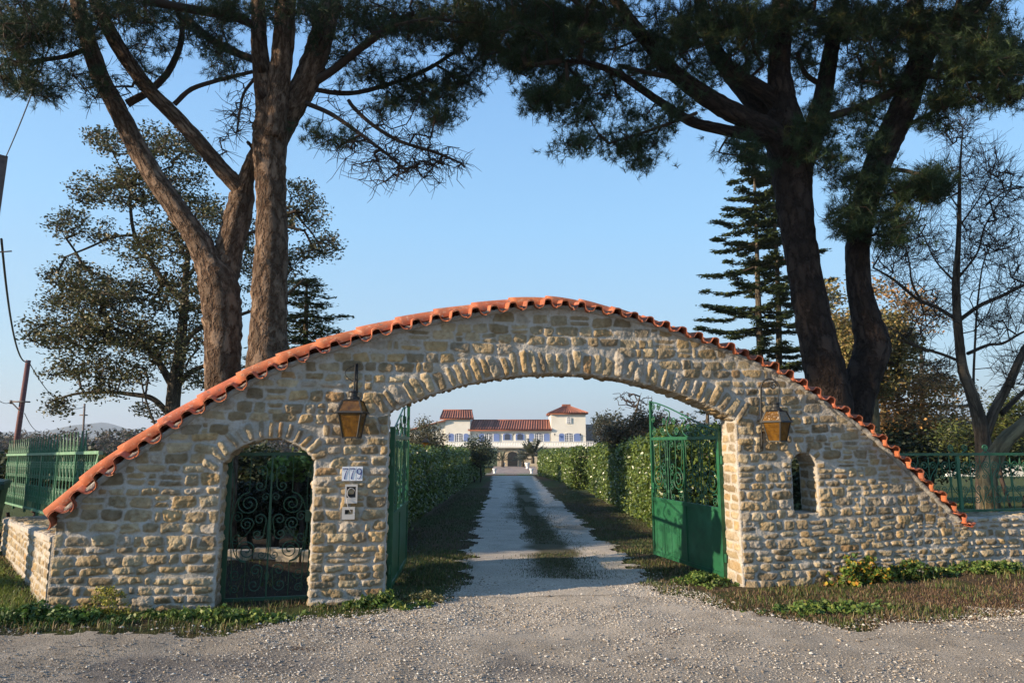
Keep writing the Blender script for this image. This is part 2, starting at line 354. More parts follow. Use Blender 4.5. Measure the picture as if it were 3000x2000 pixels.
def courses(s0, s1, z0, z1, ok, rng, hs=(.075, .135), ws=(.13, .30), wav=.012):
    out = []; z = z0
    while z < z1:
        h = rng.uniform(*hs); s = s0+rng.uniform(-.15, 0); ph = rng.uniform(0, 6)
        while s < s1:
            wd = rng.uniform(*ws)*(1.25 if rng.rand() < .12 else 1)
            if rng.rand() < .13: wd = rng.uniform(.07, .12)
            cx = s+wd/2; cz = z+h/2+wav*math.sin(cx*1.7+ph)+rng.normal(0, .005)
            g = rng.uniform(.012, .020)
            if ok(cx, cz):
                if h > .115 and rng.rand() < .14:
                    for q in (-1, 1): out.append((cx, cz+q*h*.25, wd/2-g*.7, h*.25-g*.45, rng.normal(0, .03), rng.uniform(.02, .034)))
                else:
                    out.append((cx, cz, wd/2-g*.75, h/2*rng.uniform(.92, 1.1)-g*.72, rng.normal(0, .04), rng.uniform(.022, .042)))
            s += wd
        z += h
    return out
gate = empty('stone_gateway', wp(2, 0, -THK/2), 'long low arched rubble stone gateway wall capped with orange clay tiles', 'gateway')
rng = np.random.RandomState(11)
VO = .27                                   # depth of the arch stones
def notarch(s, z):
    if AS0-.12 < s < AS1+.12 and (z < 1.95 or (s-AX)**2+(z-AZ)**2 < (AR+VO+.02)**2) and (z > 1.98 or inopen(s, z, .03)): return False
    if (z > 1.42 and (s-DX)**2+(z-DZ)**2 < (DR+.21)**2 and DS0-.12 < s < DS1+.12): return False
    if (z > NZT-.03 and (s-NX)**2+(z-NZT)**2 < (NR+.14)**2): return False
    if inopen(s, z, .035): return False
    return z < walltop(s)-.03
st = []
# courses follow each side; jamb quoins snap to the openings
segs = [(S0-.02, DS0), (DS1, AS0), (AS1, NS0), (NS1, S1), (DS0, DS1), (AS0, AS1), (NS0, NS1)]
z = -.12
while z < 3.5:
    h = rng.uniform(.078, .138); ph = rng.uniform(0, 6)
    s = S0-.05
    cuts = sorted([q for q in ((DS0, DS1) if z < 1.5 else ())]+[q for q in ((AS0, AS1) if z < 2.0 else ())]+[q for q in ((NS0, NS1) if NZ0-.03 < z < NZT+.05 else ())])
    while s < S1+.1:
        big = .78 if s > 5.6 else 1
        wd = rng.uniform(.13, .30)*big
        if rng.rand() < .12: wd = rng.uniform(.07, .12)
        nx = [c for c in cuts if s < c-.02]
        if nx:
            left = nx[0]-s
            if left < wd+.09: wd = left
            if wd > .34: wd = wd/2
        cx = s+wd/2; cz = z+h/2+.014*math.sin(cx*1.5+ph)+rng.normal(0, .005)+np.interp(cx, [-3.4, -1, 4, 7.3], [.05, 0, 0, .08])
        g = rng.uniform(.008, .014)
        if notarch(cx, cz):
            hh = rng.uniform(.022, .042)
            if s > 5.3 and rng.rand() < .35:
                for q in (-1, 1): st.append((cx, cz+q*h*.25, wd/2-g*.7, h*.25-g*.35, rng.normal(0, .05), hh*.8))
            elif h > .115 and rng.rand() < .15:
                for q in (-1, 1): st.append((cx, cz+q*h*.25, wd/2-g*.7, h*.25-g*.4, rng.normal(0, .03), hh*.8))
            else: st.append((cx, cz, wd/2-g*.75, h/2*rng.uniform(.92, 1.12)-g*.72, rng.normal(0, .045), hh))
        s += wd
    z += h
# arch stones, leaning with the curve
a0 = math.atan2(_ap[0][1]-AZ, AS0-AX); a1 = math.atan2(_ap[2][1]-AZ, AS1-AX); a = a0+.012
while a > a1-.01:
    wdt = rng.uniform(.065, .125); L = VO*rng.uniform(.80, 1.1); rr = AR+L/2+.004+rng.uniform(-.008, .012)
    lean = (a-PI/2)*.75
    st.append((AX+rr*math.cos(a), AZ+rr*math.sin(a), wdt/2-.004, L/2, a-PI/2+lean*.6+rng.normal(0, .07), rng.uniform(.03, .055)))
    a -= (wdt+.017)/AR
b0 = math.atan2(1.5-DZ, DS0-DX)+.12; b1 = math.atan2(1.52-DZ, DS1-DX)-.12; b = b0
while b > b1:
    wdt = rng.uniform(.06, .10); L = rng.uniform(.15, .21); rr = DR+L/2+.004
    st.append((DX+rr*math.cos(b), DZ+rr*math.sin(b), wdt/2-.006, L/2, b-PI/2+rng.normal(0, .08), rng.uniform(.035, .05)))
    b -= (wdt+.015)/DR
for k in range(6):
    b = PI*(.02+k*.19); wdt = rng.uniform(.055, .075); L = rng.uniform(.11, .15); rr = NR+L/2+.006
    st.append((NX+rr*math.cos(b), NZT+rr*math.sin(b), wdt/2, L/2, b-PI/2, .036))
st.append((NX-.05, NZ0-.035, .09, .03, 0, .04))
def relief(s, z):
    d = walltop(s)-z
    return float(np.interp(d, [0, .12, .5, .75], [.25, .4, .8, 1.0])) if s < 1.2 else float(np.interp(d, [0, .10, .3, .5], [.15, .4, .75, 1.0]))
def keepf(s, z, nz):
    return (z < walltop(s)+.02) & (s > S0+nz*.5) & (s < S1) & ~inopen(s, z, 0) & ~inopen(s, z, -.012) & ~(inopen(s, z, .012) & (nz > .004))
wallmb = MB()
masonry('wall', S0-.06, S1+.05, -.25, 3.45, st, keepf, wp, gate, relief=relief, seed=3, merge=wallmb)
# jamb faces (depth 0..THK measured from the front) with quoin ends
def jamb(sx_, sgn, z0, z1, seed):
    r = np.random.RandomState(seed); stn = []; z = z0-.1
    while z < z1+.1:
        h = r.uniform(.09, .15); c = r.choice([.5, .62, .42, 1.0, 1.0]); 
        if c == 1.0: stn.append((THK/2, z+h/2, THK/2-.012, h/2-.011, r.normal(0, .02), r.uniform(.014, .024)))
        else:
            stn.append((THK*c/2, z+h/2, THK*c/2-.012, h/2-.011, r.normal(0, .02), r.uniform(.014, .024)))
            stn.append((THK*(1+c)/2, z+h/2, THK*(1-c)/2-.012, h/2-.011, r.normal(0, .02), r.uniform(.012, .022)))
        z += h
    f = lambda t, zz, hh: wp(sx_+sgn*(hh-.006), zz, -t)
    masonry('j', -.005, THK, z0, z1, stn, lambda s, z, n: (s > -1), f, None, seed=seed, merge=wallmb, back=.02)
jamb(AS1, -1, -.2, 2.02, 21); jamb(AS0, 1, -.2, 2.08, 22); jamb(DS0, 1, -.2, 1.52, 23); jamb(DS1, -1, -.2, 1.52, 24); jamb(NS1, -1, NZ0, NZT+.02, 25); jamb(NS0, 1, NZ0, NZT+.02, 26)
def soffit(cx, cz, rad, a0, a1, seed, wd=(.05, .095)):
    r = np.random.RandomState(seed); L = (a0-a1)*rad; stn = []; u = 0
    while u < L:
        wv = r.uniform(*wd); stn.append((u+wv/2, THK/2, wv/2-.004, THK/2-.004, r.normal(0, .03), r.uniform(.012, .03))); u += wv+.006
    f = lambda u_, t, hh: wp(cx+(rad+.006-hh)*np.cos(a0-u_/rad), cz+(rad+.006-hh)*np.sin(a0-u_/rad), -t)
    masonry('s', 0, L, -.005, THK, stn, lambda s, z, n: (s > -1), f, None, seed=seed, merge=wallmb, back=.02)
soffit(AX, AZ, AR, a0, a1, 31); soffit(DX, DZ, DR, math.atan2(1.5-DZ, DS0-DX), math.atan2(1.52-DZ, DS1-DX), 32, (.07, .11)); soffit(NX, NZT, NR, PI, 0, 33, (.06, .09))
# mortar core: columns of small boxes between front (h=-.002) and back
G = .012
def core(mb, s0, s1, topf, botz, opens, xyz, thk, ds=.02, h0=-.004):
    S = np.linspace(s0, s1, int(round((s1-s0)/ds))+1)
    segs_ = []
    for i in range(len(S)-1):
        sm = (S[i]+S[i+1])/2; ta, tb = topf(S[i]), topf(S[i+1]); iv = [(botz, None)]
        res_ = []; blocks = opens(sm)          # list of (lo, hi) voids
        z = botz
        for lo, hi in sorted(blocks):
            if lo > z: res_.append((z, z, lo, lo))
            z = hi
        if z < max(ta, tb): res_.append((z, z, ta, tb))
        for (p, q, r_, t_) in res_:
            V = [xyz(S[i], p, h0), xyz(S[i+1], q, h0), xyz(S[i+1], q, -thk), xyz(S[i], p, -thk), xyz(S[i], r_, h0), xyz(S[i+1], t_, h0), xyz(S[i+1], t_, -thk), xyz(S[i], r_, -thk)]
            segs_.append(V)
    V = np.array(segs_).reshape(-1, 3); n = len(segs_); base = (np.arange(n)*8)[:, None, None]
    Fb = np.array([(0,1,5,4),(3,7,6,2),(4,5,6,7),(0,3,2,1),(0,4,7,3),(1,2,6,5)])[None]
    F = (base+Fb).reshape(-1, 4)
    mb.add(V, F, col=(.42,.39,.35))
def opens(s):
    o = []
    if AS0-G < s < AS1+G: o.append((-1, AZ+math.sqrt(max((AR+G)**2-(s-AX)**2, 0))))
    if DS0-G < s < DS1+G: o.append((-1, DZ+math.sqrt(max((DR+G)**2-(s-DX)**2, 0))))
    if NS0-G < s < NS1+G: o.append((NZ0-G, NZT+math.sqrt(max((NR+G)**2-(s-NX)**2, 0))))
    return o
core(wallmb, S0+.03, S1-.01, lambda s: float(walltop(s)), -.3, opens, wp, THK)
part(wallmb.build('wall', M['stone']), gate)
# ---------------------------------------------------------------- tile coping
cs_ = np.linspace(RS[0]-.02, RS[-1]+.03, 3000)
def rg(s): return np.where(s < RS[0], RZ[0]+(s-RS[0])*1.1, np.where(s > RS[-1], RZ[-1]-(s-RS[-1])*1.1, ridge(s)))
cz_ = rg(cs_); arc = np.concatenate([[0], np.cumsum(np.hypot(np.diff(cs_), np.diff(cz_)))])
LT = arc[-1]
def cur(u):
    s = np.interp(u, arc, cs_); z = np.interp(u, arc, cz_)
    ds = np.interp(u+.02, arc, cs_)-np.interp(u-.02, arc, cs_); dz = np.interp(u+.02, arc, cz_)-np.interp(u-.02, arc, cz_)
    l = np.hypot(ds, dz)+1e-9; return s, z, ds/l, dz/l
def cover_tiles(parent):
    mb = MB(); r = np.random.RandomState(5)
    # boundaries of the tiles, wider on the long left flank
    ub = [0.]
    while ub[-1] < LT: ub.append(ub[-1]+float(np.interp(ub[-1], [0, LT*.45, LT], [.262, .225, .205]))*r.uniform(.95, 1.05))
    q = np.concatenate([np.linspace(-THK/2-.15, -.02, 4), np.linspace(.02, THK/2+.125, 7)])      # + is front
    for i in range(len(ub)-1):
        u0, u1 = ub[i], ub[i+1]; n = 13
        t = np.linspace(0, 1, n); u = u0+(u1-u0)*t
        s, z, ts, tz = cur(np.clip(u, 0, LT))
        A = float(np.interp(s[0], [RS[0], 2, RS[-1]], [.060, .052, .042]))*r.uniform(.88, 1.12)
        wave = np.where(np.abs(t-.5) < .25, np.sqrt(np.clip(1-((t-.5)/.27)**2, 0, 1))*A, -np.sqrt(np.clip(1-(np.minimum(t, 1-t)/.27)**2, 0, 1))*A)
        jit = r.uniform(-.022, .022); tl = r.uniform(-.01, .01); sh = r.uniform(-.008, .008)
        low = np.interp(s, [RS[0], -.5, 2.2, 3.8, RS[-1]], [.165, .14, .125, .08, .075])
        V = np.zeros((2, len(q), n, 3))
        for lay in (0, 1):
            for a_, qq in enumerate(q):
                f = min(1, abs(qq)/(THK/2+.12)); off = -low*(.62+.38*f)-.004+wave*(1-.12*f)+sh+tl*(t-.5)-lay*.013
                qv = -THK/2+qq+(jit*(f if qq > 0 else 0))
                V[lay, a_] = wp(s-tz*off*-1*-1, z+ts*off, qv)
        nq = len(q); idx = np.arange(2*nq*n).reshape(2, nq, n)
        F = []
        for lay in (0, 1):
            g = idx[lay]; f4 = np.stack([g[:-1, :-1], g[:-1, 1:], g[1:, 1:], g[1:, :-1]], -1).reshape(-1, 4)
            F.append(f4 if lay == 1 else f4[:, ::-1])
        for e in (0, nq-1): g0, g1 = idx[0, e], idx[1, e]; F.append(np.stack([g0[:-1], g0[1:], g1[1:], g1[:-1]], -1))
        for e in (0, n-1): g0, g1 = idx[0, :, e], idx[1, :, e]; F.append(np.stack([g0[:-1], g0[1:], g1[1:], g1[:-1]], -1))
        b = r.uniform(.82, 1.14); mb.add(V.reshape(-1, 3), np.vstack(F), col=(b, b*r.uniform(.92, 1.05), b*r.uniform(.9, 1.1)))
    return part(mb.build('cover_tiles', M['tile']), parent)
cover_tiles(gate)
mb = MB(); r = np.random.RandomState(9); u = .0
while u < LT-.1:
    s_, _, _, _ = cur(u)
    ln = .46 if u < LT*.45 else .42; n = 7; k = 11
    uu = np.linspace(u-.015, min(u+ln, LT), n); s, z, ts, tz = cur(uu); rad = np.linspace(.098, .086, n)*np.interp(s_, [-3, 2.2, 3.5, 8], [1, .95, .72, .72]); lift = np.linspace(.012, -.002, n)
    ang = np.linspace(-.12*PI, 1.12*PI, k); V = []
    for lay in (0, 1):
        rd = rad-lay*.013
        drop = np.interp(s_, [-3, 1.2, 3, 8], [.083, .083, .085, .085])
        for i in range(n):
            off = rd[i]*np.sin(ang)-drop+lift[i]; qv = -THK/2+rd[i]*np.cos(ang)
            V.append(wp(s[i]-tz[i]*off, z[i]+ts[i]*off, qv))
    V = np.array(V).reshape(2, n, k, 3); idx = np.arange(2*n*k).reshape(2, n, k); F = []
    for lay in (0, 1):
        g = idx[lay]; f4 = np.stack([g[:-1, :-1], g[:-1, 1:], g[1:, 1:], g[1:, :-1]], -1).reshape(-1, 4); F.append(f4 if lay else f4[:, ::-1])
    for e in (0, n-1): g0, g1 = idx[0, e], idx[1, e]; F.append(np.stack([g0[:-1], g0[1:], g1[1:], g1[:-1]], -1))
    b = r.uniform(.93, 1.12); mb.add(V.reshape(-1, 3), np.vstack(F), col=(b, b*r.uniform(.95, 1.1), b*r.uniform(.9, 1.15)))
    u += ln
part(mb.build('ridge_tiles', M['tile']), gate)
# mortar bed filling under the ridge and the covers
mb = MB(); un = np.linspace(.12, LT-.1, 420); s, z, ts, tz = cur(un); lk = np.interp(s, [RS[0], -.5, 2.2, 3.8, RS[-1]], [1.42, 1.28, 1.15, 1, 1])
prof = [(.10, -.088), (.145+.04, -.135), (.16, -.20), (-THK-.16, -.20), (-THK-.145, -.135), (-THK-.10, -.088)]
pr = [(-THK/2+.09, -.115), (.062, -.12), (.012, -.158), (-THK-.006, -.165), (-THK-.075, -.125), (-THK/2-.09, -.115)]
V = np.array([[wp(s[i]-tz[i]*o_*lk[i], z[i]+ts[i]*o_*lk[i], q_) for q_, o_ in pr] for i in range(len(un))]).reshape(-1, 3)
V = V+np.random.RandomState(3).normal(0, .0045, V.shape)+Wn*(np.sin(np.arange(len(V))*.11)[:, None]*.004); nn = len(pr); idx = np.arange(len(un)*nn).reshape(len(un), nn); ix2 = np.roll(idx, -1, 1)
mb.add(V, np.stack([idx[:-1], idx[1:], ix2[1:], ix2[:-1]], -1).reshape(-1, 4), col=1)
part(mb.build('mortar_bed', M['mortar']), gate)

# ================================================================ low walls either side
def lowwall(name, P0, P1, ztop0, ztop1, thk, label, seed, hs=(.07, .12), ws=(.12, .26), mitre=False):
    P0 = np.array(P0); P1 = np.array(P1); L = np.linalg.norm(P1-P0); e = (P1-P0)/L; nrm = np.array((e[1], -e[0]))
    root = empty(name, (*((P0+P1)/2), 0), label, 'wall')
    def f(s, z, h=0):
        P = np.stack(np.broadcast_arrays(P0[0]+s*e[0]+np.asarray(h)*nrm[0], P0[1]+s*e[1]+np.asarray(h)*nrm[1], z), -1).astype(float)
        if mitre:                       # end cut flush with the back of the gateway front
            d = (P[..., :2]-WO[:2])@Wn[:2]; k = np.where((d > -.05) & (np.asarray(h) < -.03), d+.05, 0); P[..., :2] -= k[..., None]*Wn[:2]
        return P
    top = lambda s: ztop0+(ztop1-ztop0)*s/L
    rg_ = np.random.RandomState(seed); stn = courses(0, L, -.15, max(ztop0, ztop1), lambda s, z: z < top(s)-.02, rg_, hs, ws)
    mb = MB()
    masonry('w', 0, L, -.25, max(ztop0, ztop1)+.02, stn, lambda s, z, n: z < top(s)+n*.8, f, None, seed=seed, merge=mb, relief=(lambda a, b: .5) if mitre else None)
    # rough top, one flagstone line
    tstn = []; s = 0
    while s < L:
        wd = rg_.uniform(.18, .4); tstn.append((s+wd/2, thk/2, wd/2-.01, thk/2-.006, 0, rg_.uniform(.01, .03))); s += wd
    masonry('t', 0, L, -.02, thk, tstn, lambda s, z, n: s > -1, lambda s, t, h: f(s, top(s)-.012+h, -t), None, seed=seed+1, merge=mb)
    core(mb, 0, L, lambda s: float(top(s))-.014, -.3, lambda s: [], f, thk, ds=L/20)
    part(mb.build('wall', M['stone']), root); return f
p0 = wp(S1-.10, 0, -.012)[:2]; p1 = wp(13.0, 0, -.012)[:2]
lowwall('low_wall', p0, p1, .765, .765, .55, 'low grey rubble wall under the green scrollwork fence at right', 41, ws=(.1, .24), hs=(.06, .11))
WC = wp(S0+.0, 0, .02)[:2]
lowwall('low_wall', (-7.5, 10.35), (WC[0]-.02, WC[1]), .62, .80, .55, 'low crumbly stone wall running back left from the gateway beside the bin', 43, hs=(.06, .11), ws=(.07, .16), mitre=True)
# ================================================================ ironwork
def spiral(cx, cz, r, turns=1.6, a0=0., sg=1, n=26, k=.12):
    t = np.linspace(0, 1, n); a = a0+sg*turns*2*PI*t; rr = r*(1-t*(1-k))
    return np.stack([cx+rr*np.cos(a), cz+rr*np.sin(a)], -1)
def bez(p0, p1, p2, p3, n=12):
    t = np.linspace(0, 1, n)[:, None]; p0, p1, p2, p3 = map(np.array, (p0, p1, p2, p3))
    return (1-t)**3*p0+3*(1-t)**2*t*p1+3*(1-t)*t*t*p2+t**3*p3
def sscroll(a, b, ra, rb, sa, sb, ta=1.4, tb=1.4):
    """a bar that ends in a spiral round a and one round b; sa, sb = side (+1/-1) the bar leaves from"""
    s1 = spiral(a[0], a[1], ra, ta, 0 if sa > 0 else PI, 1 if (a[1] > b[1])*sa > 0 or (a[1] <= b[1] and sa < 0) else -1)
    s2 = spiral(b[0], b[1], rb, tb, 0 if sb > 0 else PI, 1 if (b[1] > a[1])*sb > 0 or (b[1] <= a[1] and sb < 0) else -1)
    dz = abs(a[1]-b[1])*.45; q = -1 if a[1] > b[1] else 1
    mid = bez(s1[0], (s1[0][0], s1[0][1]+q*dz), (s2[0][0], s2[0][1]-q*dz), s2[0], 12)
    return np.vstack([s1[::-1], mid[1:-1], s2])
class Plane2:
    def __init__(s, o, d): s.o = np.array(o, float); s.d = np.array(d, float)/np.linalg.norm(d); s.nn = np.array((s.d[1], -s.d[0]))
    def __call__(s, P, h=0):
        P = np.asarray(P, float).reshape(-1, 2)
        return np.stack([s.o[0]+P[:, 0]*s.d[0]+h*s.nn[0], s.o[1]+P[:, 0]*s.d[1]+h*s.nn[1], P[:, 1]], -1)
    def ang(s): return math.atan2(s.d[1], s.d[0])
def bar(mb, pl, a, b, w=.03, t=.03, h=0):          # straight flat bar between two points of the plane
    P = pl([a, b], h); d = P[1]-P[0]; L = np.linalg.norm(d); d /= L
    nn = np.array((*pl.nn, 0)); sd = np.cross(d, nn)
    q = [(-1,-1), (1,-1), (1,1), (-1,1)]
    mb.hull([P[0]+sd*i*w/2+nn*j*t/2 for i, j in q], [P[1]+sd*i*w/2+nn*j*t/2 for i, j in q])
def wire(mb, pl, P, r=.006, h=0, k=5): mb.tube(pl(P, h), r, k)

def leaf_gate(hinge, free, label, flip=1):
    hinge = np.array(hinge); free = np.array(free); L = np.linalg.norm(free-hinge)
    pl = Plane2(hinge, free-hinge); root = empty('gate_leaf', (*hinge, 0), label, 'gate', 'leaves of the open double gate')
    zb, zl, zm, zt = .09, .88, 1.78, 2.36
    mb = MB()
    bar(mb, pl, (0, .04), (0, 1.9), .06, .06); bar(mb, pl, (L, zb-.03), (L, zt), .045, .04)
    for z, w_ in ((zb, .05), (zl, .05), (zm, .045)): bar(mb, pl, (.03, z), (L-.022, z), w_, .036)
    bar(mb, pl, (L*.48, zb+.025), (L*.48, zl-.025), .05, .034); bar(mb, pl, (L*.48, zl+.025), (L*.48, zm-.02), .02, .02)
    for z in (.3, 1.5): mb.tube(pl([(-.045, z-.05), (-.045, z+.05)]), .02, 8, caps=True)
    part(mb.build('frame', M['green'], smooth=False), root)
    for u0, u1 in ((.03, L*.48-.025), (L*.48+.025, L-.022)):
        mb = MB(); bar(mb, pl, ((u0+u1)/2, zb+.026), ((u0+u1)/2, zl-.026), u1-u0-.004, .006)
        part(mb.build('sheet_panel', M['green'], smooth=False), root)
    # scrolls in the upper half: two bays
    for b in range(2):
        u0, u1 = (.03, L*.48) if b == 0 else (L*.48, L-.02); c = (u0+u1)/2; W = (u1-u0)/2
        mb = MB(); bar(mb, pl, (c, zl), (c, zm), .014, .014)
        for q in (-1, 1):
            bar(mb, pl, (c+q*W*.5, zl+.30), (c+q*W*.5, zm), .010, .010)
            wire(mb, pl, sscroll((c+q*W*.27, zm-.09), (c+q*W*.27, zm-.40), .06, .07, -q, -q), .007)
            wire(mb, pl, sscroll((c+q*W*.24, zm-.50), (c+q*W*.24, zm-.62), .045, .045, -q, -q), .006)
            wire(mb, pl, spiral(c+q*W*.60, zm-.58, W*.36, 2.1, PI/2, -q), .008)
            wire(mb, pl, bez((c+q*W*.60, zm-.58+W*.36), (c+q*W*1.0, zm-.5), (c+q*W*.8, zm-.2), (c+q*W*.92, zm-.02)), .007)
            wire(mb, pl, bez((c+q*W*.60, zm-.58-W*.36), (c+q*W*1.0, zm-.7), (c+q*W*.8, zl+.2), (c+q*W*.92, zl+.02)), .007)
            wire(mb, pl, sscroll((c+q*W*.22, zl+.20), (c+q*W*.28, zl+.075), .045, .055, -q, -q), .007)
            wire(mb, pl, spiral(c+q*W*.74, zm-.10, .06, 1.6, 0, q), .006); wire(mb, pl, spiral(c+q*W*.74, zl+.08, .06, 1.6, PI, q), .006)
        for z in (zm-.30, zl+.14): bar(mb, pl, (c-.0, z-.02), (c, z+.02), .05, .024)
        part(mb.build('scroll_panel', M['green']), root)
    mb = MB()
    for k in range(4):                               # falling sweep of the top
        f = k/4.
        a = (L*(1-.24*k), zt-.02-.02*k if k == 0 else zt-.03-.13*k); e = (min(L*(.86-.24*k), L), zm) if k else (.03, 1.86)
        wire(mb, pl, bez(a, (a[0]-.22*L, a[1]-.02), (e[0]+.28*L, e[1]+.12), e, 16), .011)
    for (u, z, r, a0_, g) in [(L-.075, zt-.10, .055, PI/2, 1), (L*.86, zt-.11, .055, PI, -1), (L-.08, zt-.28, .055, 0, -1), (L-.08, zm+.10, .07, PI/2, 1), (L*.80, zm+.09, .065, 0, 1), (L*.78, zm+.26, .055, PI, 1),
                          (L*.62, zm+.24, .06, 0, 1), (L*.58, zm+.09, .06, PI, -1), (L*.40, zm+.14, .05, 0, 1), (L*.30, zm+.07, .045, PI, 1), (L*.15, zm+.06, .04, 0, 1)]:
        wire(mb, pl, spiral(u, z, r, 1.7, a0_, g), .008)
    part(mb.build('scroll_crest', M['green']), root)
    mb = MB(); mb.box((pl([(L-.05, 1.05)])[0]), (.06, .05, .14), pl.ang())
    part(mb.build('lock_box', M['green'], smooth=False), root)
    return root
hg = wp(AS1-.02, 0, -THK-.03)[:2]
leaf_gate(hg, (2.15, 10.62), 'green iron gate leaf standing open at right with solid lower panels in the sun')
hg2 = wp(AS0+.05, 0, -THK-.03)[:2]
leaf_gate(hg2, (-1.50, 9.95), 'green iron gate leaf seen almost edge on beside the house number pillar')

# pedestrian gate
def px2(x, y): return ((x-475)*.00155, .04+(1350-y)*.001537)
o = wp((DS0+DS1)/2, 0, -.26)[:2]; pl = Plane2(o, We[:2])
root = empty('garden_gate', (*o, 0), 'narrow dark green wrought iron gate with large spirals in the small arched doorway', 'gate')
mb = MB()
for x in (-.44, .44): bar(mb, pl, (x, .02), (x, 1.60), .035 if x > 0 else .05, .035)
for z in (.06, 1.59): bar(mb, pl, (-.42, z), (.42, z), .035, .03)
bar(mb, pl, (0, .06), (0, 1.59), .016, .016)
part(mb.build('frame', M['greenoldshade'], smooth=False), root)
mb = MB()
ct = [((405,460),38,(400,565),38,1), ((440,645),30,None,0,-1), ((410,800),40,(400,900),38,1), ((400,1145),38,(390,1240),42,1)]
def mir(x): return 950-x
for side in (0, 1):
    fx = (lambda x: x) if side == 0 else mir
    q = 1 if side == 0 else -1
    P = lambda x, y: px2(fx(x), y)
    k = .00155
    wire(mb, pl, sscroll(P(405, 460), P(400, 565), 38*k, 38*k, q, q), .006)
    wire(mb, pl, sscroll(P(440, 645), P(432, 1040), 30*k, 30*k, q, q), .005)
    wire(mb, pl, sscroll(P(410, 800), P(400, 900), 42*k, 40*k, q, q), .006)
    wire(mb, pl, sscroll(P(400, 1145), P(390, 1245), 42*k, 44*k, q, q), .006)
    for y, r, a_, g in ((690, 80, PI/2, 1), (1010, 75, -PI/2, -1)):
        sp = spiral(*P(330, y), r*k, 2.1, a_, g*q); wire(mb, pl, sp, .0065)
        d = 1 if y < 800 else -1
        wire(mb, pl, bez(P(330, y-d*80), P(235, y-d*70), P(238, y+d*40), P(218, 835)), .006)
        wire(mb, pl, [P(330, y-d*80), P(330, 345 if d > 0 else 1330)], .005)
    wire(mb, pl, spiral(*P(322, 830), 48*k, 1.7, 0 if q > 0 else PI, q), .006)
    wire(mb, pl, sscroll(P(262, 780), P(258, 925), 40*k, 40*k, -q, -q, 1.6, 1.6), .005)
    wire(mb, pl, bez(P(282, 925+20), P(330, 890), P(350, 880), P(368, 830)), .005)
    wire(mb, pl, spiral(*P(265, 1170), 42*k, 1.6, 0 if q > 0 else PI, -q), .005); wire(mb, pl, spiral(*P(262, 1270), 32*k, 1.6, PI if q > 0 else 0, -q), .005)
    wire(mb, pl, bez(P(205, 420), P(240, 520), P(225, 700), P(215, 830)), .005); wire(mb, pl, bez(P(215, 840), P(225, 1000), P(250, 1150), P(240, 1300)), .005)
for y in (500, 845, 1185): bar(mb, pl, px2(475, y+22), px2(475, y-22), .04, .024)
part(mb.build('scroll_panel', M['greenoldshade']), root)
mb = MB(); bar(mb, pl, (.40, .86), (.40, .98), .05, .045)
part(mb.build('lock_box', M['greenoldshade'], smooth=False), root)

# fences of scrolls
def lyre(mb, pl, u, z0, z1, r=.055, s=1., thin=.0062):
    H_ = z1-z0
    for q in (-1, 1):
        wire(mb, pl, sscroll((u+q*.062*s, z1-.10), (u+q*.062*s, z0+.10), r, r*1.1, q, q) if False else np.vstack([spiral(u+q*.065*s, z1-.13*H_/.7, r*s, 1.5, 0 if q > 0 else PI, q)[::-1],
              bez((u+q*.065*s+q*r*s, z1-.13*H_/.7), (u+q*.12*s, z1-.28*H_), (u+q*.012, z1-.30*H_), (u+q*.012, (z0+z1)/2), 10)[1:],
              bez((u+q*.012, (z0+z1)/2), (u+q*.012, z0+.32*H_), (u+q*.13*s, z0+.30*H_), (u+q*.07*s+q*r*s, z0+.13*H_/.7), 10)[1:],
              spiral(u+q*.07*s, z0+.13*H_/.7, r*s, 1.5, 0 if q > 0 else PI, -q)[1:]]), thin)
    bar(mb, pl, (u, z0), (u, z1), .012, .012)
